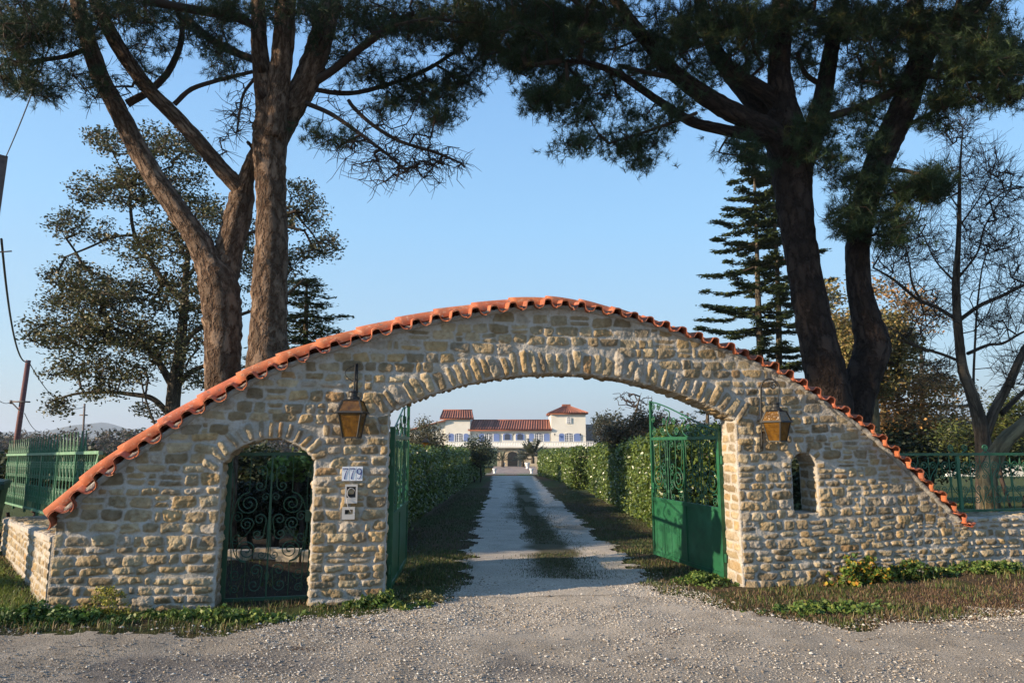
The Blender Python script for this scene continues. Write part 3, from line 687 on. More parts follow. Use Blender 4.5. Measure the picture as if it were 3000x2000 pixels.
def scrollfence(P0, P1, zt0, zt1, zb0, zb1, pitch, postpitch, label, group, finials, railmat, u_first=.2):
    P0 = np.array(P0); P1 = np.array(P1); L = np.linalg.norm(P1-P0); pl = Plane2(P0, P1-P0)
    root = empty('iron_fence', (*((P0+P1)/2), 0), label, 'fence')
    zt = lambda u: zt0+(zt1-zt0)*u/L; zb = lambda u: zb0+(zb1-zb0)*u/L
    mb = MB(); bar(mb, pl, (0, zt0), (L, zt1), .035, .045); part(mb.build('top_rail', railmat, smooth=False), root)
    mb = MB(); bar(mb, pl, (0, zb0), (L, zb1), .03, .045); part(mb.build('bottom_rail', railmat, smooth=False), root)
    for u in np.arange(u_first, L+.01, postpitch):
        mb = MB(); bar(mb, pl, (u, zb(u)-.07), (u, zt(u)-.018), .045, .03); part(mb.build('post', M['greenfence'], smooth=False), root)
    i = 0; u = pitch/2
    while u < L-.05:
        mb = MB(); u_end = min(u+4*pitch, L-.05)
        while u < u_end:
            a, b = zb(u)+.015, zt(u)-.018
            lyre(mb, pl, u, a, b)
            v = u+pitch/2; H_ = b-a; m = (a+b)/2
            for q in (-1, 1):
                wire(mb, pl, spiral(v+q*.05, m+.085, .042, 1.5, PI/2, -q), .0055); wire(mb, pl, spiral(v+q*.05, m-.085, .042, 1.5, -PI/2, q), .0055)
                wire(mb, pl, bez((v+q*.05, m+.127), (v+q*.02, b-.12), (v, b-.1), (v, b)), .005); wire(mb, pl, bez((v+q*.05, m-.127), (v+q*.02, a+.12), (v, a+.1), (v, a)), .005)
            u += pitch
        part(mb.build('scroll_panel', M['greenfence']), root)
    for u in finials:
        if isinstance(u, tuple):
            u, kind = u
        else: kind = 'spear'
        mb = MB(); z = zt(u)
        if kind == 'spear':
            for q in (-1, 1): wire(mb, pl, [(u+q*.085, z+.01), (u, z+.20)], .006)
            wire(mb, pl, [(u, z), (u, z+.26)], .007); wire(mb, pl, spiral(u-.03, z+.05, .03, 1.2, 0, 1), .005); wire(mb, pl, spiral(u+.03, z+.05, .03, 1.2, PI, -1), .005)
        else:
            q = 1 if kind == 'curl' else -1
            wire(mb, pl, np.vstack([bez((u, z), (u+q*.03, z+.05), (u+q*.09, z+.04), (u+q*.10, z+.08)), spiral(u+q*.055, z+.085, .045, 1.4, 0 if q > 0 else PI, q)[1:]]), .008)
        part(mb.build('finial', M['greenfence']), root)
    return root, pl, L
e0 = wp(5.75, 0, -.44)[:2]; e1 = wp(12.5, 0, -.44)[:2]
lowp = wp(7.0, 0, -.44)
scrollfence(e0, e1, 1.56, 1.56, .80, .80, .33, 1.33, 'green scrollwork iron fence on the low grey wall right of the gateway', '', [(1.92, 'lruc'), (2.02, 'curl'), (2.35, 'curl'), (2.48, 'lruc'), (3.2, 'curl'), (3.3, 'lruc')], M['green'], u_first=.62)
F0 = np.array((-9.3, 12.76)); F1 = np.array((-4.46, 7.50))
root, pl, L = scrollfence(F0, F1, 1.50, 1.61, .66, .84, .215, 1.15, 'pale topped green iron fence with pointed finials running back at far left', '', list(np.arange(.12, float(np.linalg.norm(F1-F0)), .215))[:-3], M['greenbar'])
mb = MB(); bar(mb, pl, (L, 1.60), (L-.62, .90), .035, .04); part(mb.build('end_brace', M['greenbar'], smooth=False), root)

# ================================================================ lanterns
def lantern(s, ztop, zbot, zfl, wfl, rot, label, bracket, h=.20):
    """four-sided lantern hung from a wall bracket"""
    root = empty('wall_lantern', wp(s, ztop, 0), label, 'lantern', 'lanterns on the gateway')
    c = wp(s, 0, h); a = AL+rot
    def sq(hw, z, ins=0): return [c+np.array((math.cos(a+PI/4+k*PI/2)*hw*math.sqrt(2), math.sin(a+PI/4+k*PI/2)*hw*math.sqrt(2), z)) for k in range(4)]
    hw = wfl/2; zc = zfl+.125          # top of upper glass
    b1 = hw*.80; b0 = hw*.52; t0 = hw*.86; t1 = hw*.60
    mb = MB()
    mb.hull(sq(hw, zfl-.008), sq(hw*.95, zfl+.012)); mb.hull(sq(b0+.006, zbot-.012), sq(b0+.006, zbot+.004)); mb.hull(sq(t1+.008, zc-.004), sq(t1*.55, zc+.022))
    lo, up, bo, tp = sq(b0, zbot), sq(b1, zfl-.006), sq(t0, zfl+.012), sq(t1, zc)
    for k in range(4):
        mb.tube([lo[k], up[k]], .010, 4); mb.tube([bo[k], tp[k]], .010, 4)
        mb.tube([lo[k], lo[(k+1)%4]], .006, 4); mb.tube([up[k], up[(k+1)%4]], .006, 4); mb.tube([tp[k], tp[(k+1)%4]], .006, 4)
    nl = 14
    prof = [(t1*.80, zc+.016), (t1*.76, zc+.036), (t1*.55, zc+.05), (t1*.50, zc+.085), (t1*.62, zc+.092), (t1*.52, zc+.108), (.008, zc+.10)]
    V = np.array([[c+np.array((math.cos(q)*r_, math.sin(q)*r_, z)) for q in np.arange(nl)*2*PI/nl] for r_, z in prof]).reshape(-1, 3)
    ii = np.arange(len(prof)*nl).reshape(-1, nl); jj = np.roll(ii, -1, 1); mb.add(V, np.stack([ii[:-1], jj[:-1], jj[1:], ii[1:]], -1).reshape(-1, 4))
    mb.tube([c+(0, 0, zbot-.01), c+(0, 0, zbot-.045)], .006, 5, caps=True)
    part(mb.build('frame', M['iron'], smooth=False), root)
    for nm, A_, B_, ins in (('glass', lo, up, .004), ('glass', bo, tp, .004)):
        ce = c.copy(); mb = MB()
        for k in range(4):
            q = [A_[k], A_[(k+1)%4], B_[(k+1)%4], B_[k]]; nrm = np.cross(q[1]-q[0], q[3]-q[0]); nrm /= np.linalg.norm(nrm)
            mb.hull([p-nrm*.002 for p in q], [p+nrm*.001 for p in q])
        part(mb.build('glass', M['amber'], smooth=False), root)
    mb = MB(); zt = zc+.09
    if bracket == 'loop':
        mb.tube([wp(s+.015, ztop-.02, .01), wp(s+.015, ztop, .05), wp(s+.012, ztop-.01, .12), wp(s+.008, zt+.06, .17), wp(s, zt, h)], .009, 6, caps=True)
        mb.tube([wp(s+.03, ztop-.30, .012), wp(s+.025, ztop+.01, .012)], .012, 6, caps=True)
        t = np.linspace(0, 1, 18); mb.tube(wp(s+.02-.135*np.sin(PI*t)**.8*(1-.25*t), ztop-.01-.20*t, .06+.05*t), .004, 5)
    else:
        P = bez((-.125, zbot-.09), (-.12, zbot+.15), (-.125, ztop-.25), (-.12, ztop-.10), 16); Q = bez((-.12, ztop-.10), (-.11, ztop+.03), (.05, ztop+.03), (.07, ztop-.11), 12)
        f = lambda P, hh: wp(s+P[:, 0], P[:, 1], hh)
        mb.tube(f(P, np.linspace(.05, .10, 16)), .011, 6, caps=True); mb.tube(f(Q, np.linspace(.10, h, 12)), .011, 6); mb.tube(f(spiral(.005, ztop-.09, .055, 1.6, 0, 1), h-.03), .008, 5)
        mb.tube([wp(s+.07, ztop-.11, h), wp(s+.02, zt-.0, h)], .006, 5); mb.tube([wp(s-.125, zfl+.02, 0), wp(s-.12, zfl+.02, .09)], .012, 6); mb.tube([wp(s-.125, zbot-.07, 0), wp(s-.125, zbot-.07, .06)], .010, 6)
    part(mb.build('bracket', M['iron']), root)
    return root
HL = .20
def oz(x, y): return onwall(x, y, HL)
sL = oz(1033, 1208); lantern(sL[0], oz(1035, 1062)[1], oz(1033, 1280)[1], sL[1], .30, math.radians(-13), 'old square amber glass lantern with a loose wire loop above the house number', 'loop', HL)
sR = oz(2277, 1235); lantern(sR[0]-.01, oz(2270, 1108)[1], oz(2277, 1291)[1], sR[1], .285, math.radians(28), 'old amber glass lantern turned corner on above the narrow slot window', 'curl', HL)

# ================================================================ number plate and intercom boxes
def wbox(mb, s0, s1, z0, z1, h0, h1): mb.hull([wp(s0, z0, h1), wp(s1, z0, h1), wp(s1, z0, h0), wp(s0, z0, h0)], [wp(s0, z1, h1), wp(s1, z1, h1), wp(s1, z1, h0), wp(s0, z1, h0)])
HP = .045
a_ = onwall(1001, 1408, HP); b_ = onwall(1063, 1366, HP)
root = empty('house_number', wp((a_[0]+b_[0])/2, a_[1], 0), 'white enamel tile plate reading 779 in dark blue on the pillar', 'number plate')
mb = MB(); wbox(mb, a_[0], b_[0], a_[1], b_[1], -.01, HP); part(mb.build('plate', M['white'], smooth=False), root)
Wd = (b_[0]-a_[0]); Hd = b_[1]-a_[1]
mb = MB()
for k in (1, 2): wbox(mb, a_[0]+Wd*k/3-.0012, a_[0]+Wd*k/3+.0012, a_[1]+.003, b_[1]-.003, HP, HP+.0015)
part(mb.build('tile_joint', M['plastic'], smooth=False), root)
for k, g in enumerate('779'):
    cx = a_[0]+Wd*(k+.5)/3; cz = (a_[1]+b_[1])/2; hh = Hd*.39; ww = Wd*.115; mb = MB(); pf = Plane2(wp(0, 0, HP+.002)[:2], We[:2])
    def stroke(P, wds):
        P = np.array(P, float); wds = np.broadcast_to(wds, (len(P),)); T = np.gradient(P, axis=0); T /= np.linalg.norm(T, axis=1)[:, None]; Nn = np.stack([-T[:, 1], T[:, 0]], -1)
        A_ = P+Nn*wds[:, None]/2; B_ = P-Nn*wds[:, None]/2
        F_ = np.vstack([pf(A_), pf(B_), pf(A_, .0015), pf(B_, .0015)]); n = len(P); i = np.arange(n-1)
        mb.add(F_, np.vstack([np.stack([2*n+i, 2*n+i+1, 3*n+i+1, 3*n+i], -1), np.stack([i, 2*n+i, 2*n+i+1, i+1], -1)[:, ::-1], np.stack([n+i, 3*n+i, 3*n+i+1, n+i+1], -1)]))
    if g == '7':
        stroke([(cx-ww, cz+hh-.004), (cx+ww, cz+hh-.004)], .009); stroke([(cx-ww, cz+hh), (cx-ww, cz+hh*.55)], .005)
        stroke(bez((cx+ww, cz+hh), (cx+ww*.2, cz+hh*.2), (cx-ww*.25, cz-hh*.3), (cx-ww*.25, cz-hh), 10), np.linspace(.006, .013, 10))
    else:
        t = np.linspace(0, 2*PI, 24); stroke(np.stack([cx+ww*.85*np.cos(t), cz+hh*.42+hh*.5*np.sin(t)], -1), .006+.006*np.abs(np.cos(t)))
        stroke(bez((cx+ww*.9, cz+hh*.42), (cx+ww*1.0, cz-hh*.7), (cx+ww*.2, cz-hh*1.15), (cx-ww*.75, cz-hh*.8), 12), np.linspace(.012, .006, 12))
    part(mb.build('numeral', M['blueink'], smooth=False), root)
def ibox(x0, y0, x1, y1, label, hole, cab):
    a = onwall(x0, y1, .05); b = onwall(x1, y0, .05); root = empty('wall_box', wp((a[0]+b[0])/2, a[1], 0), label, 'intercom box', 'intercom boxes under the house number')
    hx0, hx1, hz0, hz1 = a[0]+(b[0]-a[0])*hole[0], a[0]+(b[0]-a[0])*hole[1], a[1]+(b[1]-a[1])*hole[2], a[1]+(b[1]-a[1])*hole[3]
    mb = MB()
    for q in ((a[0], b[0], a[1], hz0), (a[0], b[0], hz1, b[1]), (a[0], hx0, hz0, hz1), (hx1, b[0], hz0, hz1)): wbox(mb, *q, -.01, .055)
    part(mb.build('casing', M['plastic'], smooth=False), root)
    mb = MB(); wbox(mb, hx0, hx1, hz0, hz1, -.01, .02); part(mb.build('recess', M['black'], smooth=False), root)
    mb = MB(); t = np.linspace(0, 1, 14)
    if cab == 1: mb.tube(wp(hx0+(hx1-hx0)*(.5+.42*np.cos(t*4.4+.4)), hz0+(hz1-hz0)*(.42+.45*np.sin(t*4.4+.4)), .045+.015*t), .004, 5)
    else: mb.tube(wp(a[0]+(b[0]-a[0])*(.35+.35*t**2), hz1+.115-.14*t, .062+.02*np.sin(PI*t)), .004, 5)
    part(mb.build('cable', M['cable']), root)
ibox(1009, 1418, 1048, 1474, 'empty beige intercom housing with a coiled wire just below the house number', (.14, .86, .30, .88), 1)
ibox(1001, 1484, 1040, 1521, 'small broken beige wall box below the empty intercom housing', (.22, .84, .40, .78), 2)

# ================================================================ wheelie bin at the far left
bx, by = -7.95, 10.45; gb = float(gz(bx, by))
root = empty('wheelie_bin', (bx, by, gb), 'dark green wheelie bin cut off by the left edge of the photo', 'bin')
mb = MB(); rz = .5
def rsq(hx, hy, z, n=5, rad=.06):
    out = []
    for k, (qx, qy) in enumerate(((1,1), (-1,1), (-1,-1), (1,-1))):
        for t in np.linspace(0, PI/2, n): 
            an = k*PI/2+t; x = qx*(hx-rad)+rad*math.cos(an); y = qy*(hy-rad)+rad*math.sin(an)
            out.append((bx+x*math.cos(rz)-y*math.sin(rz), by+x*math.sin(rz)+y*math.cos(rz), gb+z))
    return out
mb.hull(rsq(.22, .26, .06), rsq(.29, .35, .92)); mb.hull(rsq(.31, .37, .86, rad=.07), rsq(.31, .37, .93, rad=.07)); part(mb.build('body', M['bin'], smooth=False), root)
mb = MB(); mb.hull(rsq(.315, .39, .935), rsq(.30, .36, .975)); mb.hull(rsq(.30, .36, .976), rsq(.18, .24, .995)); part(mb.build('lid', M['bin'], smooth=False), root)
for q in (-1, 1):
    mb = MB(); c = np.array((bx+math.cos(rz)*q*.24-math.sin(rz)*.28, by+math.sin(rz)*q*.24+math.cos(rz)*.28, gb+.09)); ax = np.array((math.cos(rz), math.sin(rz), 0))*.025
    mb.tube([c-ax, c+ax], .09, 16, caps=True); part(mb.build('wheel', M['black'], smooth=False), root)

# ================================================================ poles and cables at the left
pA = at(83, 1055, 30); 
root = empty('utility_pole', (pA[0], 30, float(gz(pA[0], 30))), 'slim reddish brown utility pole with a short crossarm behind the left fence', 'pole')
mb = MB(); b = at(46, 1310, 30); b = b+(b-pA)*(b[2]+1.2)/(pA[2]-b[2]); mb.tube([b, pA], [.13, .10], 8, caps=True); part(mb.build('shaft', M['wood']), root)
mb = MB(); a1_, a2_ = at(32, 1176, 29.8), at(88, 1177, 29.8); mb.tube([a1_, a2_], .035, 5, caps=True); mb.tube([a1_, at(60, 1205, 29.8)], .03, 5); mb.tube([a1_-(0, 0, .1), a1_+(0, 0, .06)], .05, 6, caps=True); part(mb.build('crossarm', M['conc']), root)
root = empty('utility_pole', (*at(-12, 1000, 16)[:2], 0), 'thick square topped utility pole cut by the left edge of the photo', 'pole')
mb = MB(); t = at(9, 458, 16); mb.tube([(t[0]-.30, 16, .0), t], [.22, .125], 4, caps=True); part(mb.build('shaft', M['conc'], smooth=False), root)
mb = MB(); mb.tube([at(-10, 739, 16), at(34, 736, 16)], .018, 5, caps=True); part(mb.build('step_bar', M['conc']), root)
a1_, a2_ = at(248, 1182, 45), at(243, 1330, 45); mb = MB(); mb.tube([a2_-(0, 0, 1.5), a1_], .06, 6, caps=True); mb.box(a1_-(0, 0, .75), (.5, .08, .08))
tag(mb.build('utility_pole', M['conc']), 'thin distant pole rising between the fence and the left evergreen tree', 'pole')
def catenary(a, b, sag, n=24):
    t = np.linspace(0, 1, n)[:, None]; p = np.array(a)*(1-t)+np.array(b)*t; p[:, 2] -= sag*4*(t*(1-t))[:, 0]; return p
mb = MB(); mb.tube(catenary(at(18, 458, 16), at(215, -60, 9), .15), .012, 5); tag(mb.build('overhead_cable', M['wire']), 'dark cable climbing from the cut off pole into the pine needles', 'cable')
mb = MB(); mb.tube(catenary(at(4, 700, 16), at(83, 1058, 30), .9), .028, 5); tag(mb.build('overhead_cable', M['wire']), 'thick twisted cable hanging between the two left poles', 'cable')
mb = MB(); mb.tube(catenary(at(88, 1066, 30), at(250, 1190, 45), .8), .02, 5); tag(mb.build('overhead_cable', M['wire']), 'thin cable running right from the reddish pole behind the tree', 'cable')
mb = MB(); mb.tube(catenary(at(-40, 1110, 26), at(32, 1178, 29.8), .35), .014, 5); tag(mb.build('overhead_cable', M['wire']), 'thin cable coming from the left to the small crossarm', 'cable')
mb = MB(); mb.tube(catenary(at(72, 1210, 30), at(122, 1262, 50), .3), .016, 5); tag(mb.build('overhead_cable', M['wire']), 'faint low cable sloping right below the crossarm', 'cable')
# ================================================================ ground
def axis(lo, hi, step, far_lo, far_hi, g=1.25):
    a = list(np.arange(lo, hi, step)); s = step
    x = a[-1]
    while x < far_hi: s *= g; x += s; a.append(x)
    s = step; x = a[0]; b = []
    while x > far_lo: s *= g; x -= s; b.append(x)
    return np.array(b[::-1]+a)
gr = np.random.RandomState(77)
NG = gr.rand(64, 64, 3)
def wnoise(x, y, sc_, k=0):            # periodic world-space value noise 0..1
    x = np.asarray(x)/sc_; y = np.asarray(y)/sc_; xi = np.floor(x).astype(int); yi = np.floor(y).astype(int); fx = x-xi; fy = y-yi
    fx = fx*fx*(3-2*fx); fy = fy*fy*(3-2*fy); g = lambda i, j: NG[i % 64, j % 64, k]
    return (g(xi, yi)*(1-fx)+g(xi+1, yi)*fx)*(1-fy)+(g(xi, yi+1)*(1-fx)+g(xi+1, yi+1)*fx)*fy
def bumps(x, y, near=1): return (wnoise(x, y, .9)-.5)*.035+(wnoise(x, y, .28, 1)-.5)*.018+(wnoise(x, y, .11, 2)-.5)*.008
def hz(x, y): return gz(x, y)+bumps(x, y)*(1-ss(14, 30, np.asarray(y, float)))
# drive edges and verge line
def drive(y): return np.interp(y, [2, 7.0, 8.5, 12, 20, 40, 80], [-2.6, -1.15, -.58, -.78, -1.0, -1.3, -2.4]), np.interp(y, [2, 6.8, 7.4, 8.6, 12, 20, 40, 80], [5.2, 3.0, 2.35, 1.78, 1.75, 1.8, 2.0, 2.4])
def roadline(x): return np.interp(x, [-9, -5.2, -4, -2.6, -1.7, -1.0, 1.9, 2.6, 3.1, 4.2, 5.5, 7.5, 10], [6.5, 6.28, 6.35, 6.5, 6.9, 7.6, 7.6, 7.0, 6.72, 6.75, 6.95, 7.25, 7.5])
def gravelness(x, y):                  # >0 gravel, <0 soil and grass
    n = (wnoise(x, y, .45)-.5)*.34+(wnoise(x, y, .16, 1)-.5)*.22
    l, r = drive(y); d1 = np.minimum(x-l, r-x)
    far = np.asarray(y) > 7.2
    d2 = roadline(x)-y
    g = np.maximum(np.where(far, d1, -9), d2)
    return g+n
X = axis(-9, 9.5, .055, -3000, 3000); Y = axis(3.2, 12.5, .055, -60, 6000)
GX, GY = np.meshgrid(X, Y); GZ = hz(GX, GY); ny, nx = GX.shape
V = np.stack([GX, GY, GZ], -1).reshape(-1, 3); idx = np.arange(nx*ny).reshape(ny, nx)
q = np.clip(gravelness(GX, GY)*3+.5, 0, 1).ravel()
green = ss(.40, .62, wnoise(GX, GY, 1.3, 1)*.6+wnoise(GX, GY, .4, 2)*.4).ravel()
brown = ss(.35, .6, (GX > 3.4)*ss(6.7, 7.3, GY)*.0+np.exp(-((GX-5.6)/1.7)**2-((GY-7.6)/.55)**2)).ravel()
soil = np.array((.105, .072, .042)); gcol = np.array((.062, .082, .022)); dry = np.array((.17, .11, .062)); lawn = np.array((.085, .105, .03))
c = soil*(1-green[:, None])+gcol*green[:, None]; c = c*(1-brown[:, None])+dry*brown[:, None]
fl = ss(12, 20, GY).ravel()[:, None]*ss(2.5, 4.5, np.abs(GX-.3)).ravel()[:, None]; c = c*(1-fl)+lawn*fl; gd = (ss(-5.6, -4.8, GX)*ss(-1.5, -1.9, GX)*ss(7.2, 7.7, GY)*ss(15, 13, GY)).ravel()[:, None]; c = c*(1-gd)+np.array((.045, .034, .022))*gd  # soil behind the small gate is darkened to carry its shade in the colour
M['ground'] = mat('soil_and_turf', (1,1,1), .95, tint=True, spec=.15, noise=[(14, (.55,.5,.45), .4, .7), (70, (1.5,1.4,1.2), .55, .8)], bump=[(40, .9, .03), (160, .7, .01)])
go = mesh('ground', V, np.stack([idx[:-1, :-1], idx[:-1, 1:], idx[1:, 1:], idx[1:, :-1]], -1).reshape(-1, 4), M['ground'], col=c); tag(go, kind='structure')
def sheet(name, X, Y, keep, lift, material, colf):
    GX, GY = np.meshgrid(X, Y); K = keep(GX, GY); ny, nx = GX.shape; idx = np.arange(nx*ny).reshape(ny, nx)
    cell = K[:-1, :-1] & K[1:, :-1] & K[:-1, 1:] & K[1:, 1:]
    F = np.stack([idx[:-1, :-1][cell], idx[:-1, 1:][cell], idx[1:, 1:][cell], idx[1:, :-1][cell]], -1)
    V = np.stack([GX, GY, hz(GX, GY)+lift], -1).reshape(-1, 3); C = colf(GX, GY).reshape(-1, 3)
    used = np.unique(F); mp = np.full(len(V), -1); mp[used] = np.arange(len(used))
    return tag(mesh(name, V[used], mp[F], material, col=C[used]), kind='structure')
def roadcol(x, y):
    c = np.empty(x.shape+(3,)); c[:] = (.375, .33, .27)
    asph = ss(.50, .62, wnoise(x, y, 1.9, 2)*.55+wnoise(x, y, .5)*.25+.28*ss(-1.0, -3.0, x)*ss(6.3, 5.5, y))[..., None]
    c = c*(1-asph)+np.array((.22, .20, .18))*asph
    wh = (ss(-2.8, -.5, x)*ss(4.6, 1.5, x)*ss(5.5, 7.2, y))[..., None]; c = c*(1-wh)+np.array((.52, .455, .37))*wh
    c *= (.8+.4*wnoise(x, y, .2, 1))[..., None]
    return c
def drivecol(x, y):
    c = np.empty(x.shape+(3,)); c[:] = (.58, .51, .42); l, r = drive(y); m = (l+r)/2+.12
    n = wnoise(x, y*.35, .5)*.6+wnoise(x, y*.5, .2, 1)*.4
    strip = (ss(.62, .35, np.abs(x-m)/(.62+0*x)+(n-.5)*.7)*ss(8.8, 9.8, y)*ss(65, 35, y)*.95)[..., None]
    strip = np.maximum(strip, (ss(.72, .9, wnoise(x, y*.5, .7, 2)+.1*(wnoise(x, y, .1)-.5))*.45*ss(9, 10.5, y))[..., None])
    c = c*(1-strip)+np.array((.10, .09, .045))*strip
    return c*(.88+.24*wnoise(x, y, .25, 2))[..., None]
M['gravelsheet'] = mat('gravel_surface', (1,1,1), .95, tint=True, spec=.2, noise=[(90, (.55,.53,.5), .5, .62), (260, (1.7,1.65,1.55), .56, .7), (40, (.8,.78,.75), .45, .6)], bump=[(110, 1, .02), (45, .6, .02)])
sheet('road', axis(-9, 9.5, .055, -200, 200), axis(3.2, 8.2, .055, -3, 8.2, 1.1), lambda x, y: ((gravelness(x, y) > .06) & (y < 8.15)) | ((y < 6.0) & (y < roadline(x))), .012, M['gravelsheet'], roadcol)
Yd = np.concatenate([np.arange(7.98, 20, .06), np.arange(20, 81, .3)])
sheet('driveway', np.arange(-3, 3.2, .06), Yd, lambda x, y: gravelness(x, y) > .05, .016, M['gravelsheet'], drivecol)

# loose gravel
def pebbles(n, pos, size, colf, seed, name, label):
    r = np.random.RandomState(seed); x, y = pos(r, n); n = len(x); s = size(r, n)
    base = np.array([(1,0,0),(-.5,.87,0),(-.5,-.87,0),(0,0,1),(0,0,-1)], float)
    base = np.array([(1,.1,0),(.2,1,.1),(-1,.15,-.05),(-.1,-1,.1),(0,0,.8),(0.05,0,-.6)])
    V = base[None]*s[:, None, None]*r.uniform(.65, 1.3, (n, 6, 3))*np.array((1, .8, .62)); a = r.uniform(0, 6.3, n); ca, sa = np.cos(a)[:, None], np.sin(a)[:, None]
    V = np.stack([V[..., 0]*ca-V[..., 1]*sa, V[..., 0]*sa+V[..., 1]*ca, V[..., 2]], -1)
    V += np.stack([x, y, hz(x, y)+.014+s*.28], -1)[:, None]
    Fb = np.array([(0,1,4),(1,2,4),(2,3,4),(3,0,4),(1,0,5),(2,1,5),(3,2,5),(0,3,5)]); F = (Fb[None]+(np.arange(n)*6)[:, None, None]).reshape(-1, 3)
    C = np.repeat(colf(r, x, y), 6, 0)
    return tag(mesh(name, V.reshape(-1, 3), F, M['pebble'], col=C, smooth=False), label, 'gravel', kind='stuff')
M['pebble'] = mat('pebble', (1,1,1), .9, tint=True, spec=.25)
def pc(r, x, y):
    k = r.rand(len(x), 1); w_ = np.array((.58, .53, .45)); g_ = np.array((.40, .345, .28)); d_ = np.array((.17, .145, .12)); t_ = np.array((.40, .31, .21))
    c = np.where(k < .42, w_, np.where(k < .75, g_, np.where(k < .88, d_, t_)))
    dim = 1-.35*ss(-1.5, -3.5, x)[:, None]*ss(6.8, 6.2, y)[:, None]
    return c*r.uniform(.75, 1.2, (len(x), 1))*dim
def pos_a(r, n):
    x = r.uniform(-7, 8.5, n); y = r.uniform(4.2, 9.8, n); g = gravelness(x, y)
    wgt = np.clip(.30+.9*np.exp(-((g-.15)/.45)**2)*ss(-3.8, -1.2, x)+.35*np.exp(-(((x-.6)/1.5)**2+((y-7.0)/.9)**2)), 0, 1)*ss(-.25, .0, g)*(1-.75*ss(8.2, 9.8, y))
    wgt *= .15+1.5*ss(.3, .75, wnoise(x, y, .9, 1)*.65+wnoise(x, y, .3)*.35); k = r.rand(n) < wgt; return x[k], y[k]
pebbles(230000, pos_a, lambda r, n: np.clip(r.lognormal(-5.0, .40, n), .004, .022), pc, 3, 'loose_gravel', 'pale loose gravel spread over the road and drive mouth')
def pos_b(r, n):
    x = r.uniform(4.3, 7.2, n); y = 7.35+(x-4.3)*.02+r.normal(0, .06, n); k = (r.rand(n) < .8) & (np.abs(y-7.35) < .2); return x[k], y[k]

# ---------------------------------------------------------------- grass and weeds
def blades(n, pos, length, width, colf, seed, name, label, cat='grass', lean=.55, mat_='leaf'):
    r = np.random.RandomState(seed); x, y = pos(r, n); n = len(x); L = length(r, x, y); a = r.uniform(0, 6.3, n); ln = r.uniform(.1, 1, n)*lean*1.6
    z = hz(x, y)-.004; d = np.stack([np.cos(a), np.sin(a)], -1); sd = np.stack([-np.sin(a+r.normal(0, .8, n)), np.cos(a)], -1)*width/2
    b0 = np.stack([x+sd[:, 0], y+sd[:, 1], z], -1); b1 = np.stack([x-sd[:, 0], y-sd[:, 1], z], -1)
    m = np.stack([x+d[:, 0]*L*ln*.35, y+d[:, 1]*L*ln*.35, z+L*.6], -1); m0 = m+np.pad(sd*.8, ((0, 0), (0, 1))); m1 = m-np.pad(sd*.8, ((0, 0), (0, 1)))
    t = np.stack([x+d[:, 0]*L*ln, y+d[:, 1]*L*ln, z+L*(1-.35*ln)], -1)
    V = np.stack([b0, b1, m0, m1, t], 1).reshape(-1, 3); o = (np.arange(n)*5)[:, None]
    C = np.repeat(colf(r, x, y), 5, 0)
    return tag(mesh(name, V, [o+np.array([[0, 1, 3, 2]]), o+np.array([[2, 3, 4]])], M[mat_], col=C), label, cat, kind='stuff')
def wallh(x, y): return (x-WO[0])*Wn[0]+(y-WO[1])*Wn[1]
def walls_(x, y): return (x-WO[0])*We[0]+(y-WO[1])*We[1]
def gpos(r, n):
    x = r.uniform(-9, 9.5, n); y = r.uniform(5.9, 11.5, n); g = gravelness(x, y)
    t = wnoise(x, y, .55, 2)*.5+wnoise(x, y, .17)*.5
    k = (g < .06) & (r.rand(n) < ss(.30, .62, t)*.9+.12); s = walls_(x, y); h = wallh(x, y)
    k &= ~((h < .02) & (h > -THK) & (s > S0) & ((s < DS0) | (s > DS1)) & ((s < AS0) | (s > AS1)))
    br = np.exp(-((x-5.6)/1.6)**2-((y-7.55)/.5)**2); k &= r.rand(n) > br*.5
    k &= ~((h < -.36) & (x > -4.6) & (x < -1.3) & (r.rand(n) > .15))
    return x[k], y[k]
def gcolf(r, x, y):
    n = len(x); lf = 1+.7*ss(-4.3, -5.2, x)[:, None]*ss(6.4, 7, y)[:, None]; k = r.rand(n, 1); t = wnoise(x, y, .7, 1)[:, None]
    a = np.array((.085, .12, .024)); b = np.array((.15, .17, .04)); d = np.array((.24, .17, .085)); e = np.array((.045, .075, .018))
    c = np.where(k < .35, a, np.where(k < .6, b, np.where(k < .78, e, d))); c = np.where((t > .66) & (r.rand(n, 1) < .4), d*.8, c)
    return lf*c*r.uniform(.6, 1.25, (n, 1))
blades(150000, gpos, lambda r, x, y: r.uniform(.02, .065, len(x))*(1+.5*(wnoise(x, y, .5, 1) > .55)), .007, gcolf, 5, 'grass', 'short patchy grass and moss on the verge at the foot of the gateway wall')
def dpos(r, n):       # dry thatch on the brown patch and along the edge
    x = np.concatenate([r.normal(5.4, 1.6, n//2), r.uniform(2.2, 8, n//2)]); y = np.concatenate([r.normal(7.5, .33, n//2), r.uniform(6.5, 8.2, n//2)])
    k = (gravelness(x, y) < .12) & (wallh(x, y) > .05); return x[k], y[k]
blades(24000, dpos, lambda r, x, y: r.uniform(.02, .06, len(x)), .006, lambda r, x, y: np.array((.20, .125, .07))*r.uniform(.5, 1.4, (len(x), 1)), 6, 'dry_grass', 'brown dead grass matted on the verge at right', lean=1.2)
def spos(r, n):       # drive centre strip and shaded sides
    y = 8.6+r.rand(n)**1.6*30; l, rr = drive(y); m = (l+rr)/2+.12
    side = r.rand(n); x = np.where(side < .5, m+r.normal(0, .30, n), np.where(side < .75, l-r.rand(n)*1.4+.1, rr+r.rand(n)*1.5-.1))
    k = ((side >= .5) | ((y > 9.0) & (wnoise(x, y*.4, .6, 2) > .25))) & (r.rand(n) > .1); return x[k], y[k]
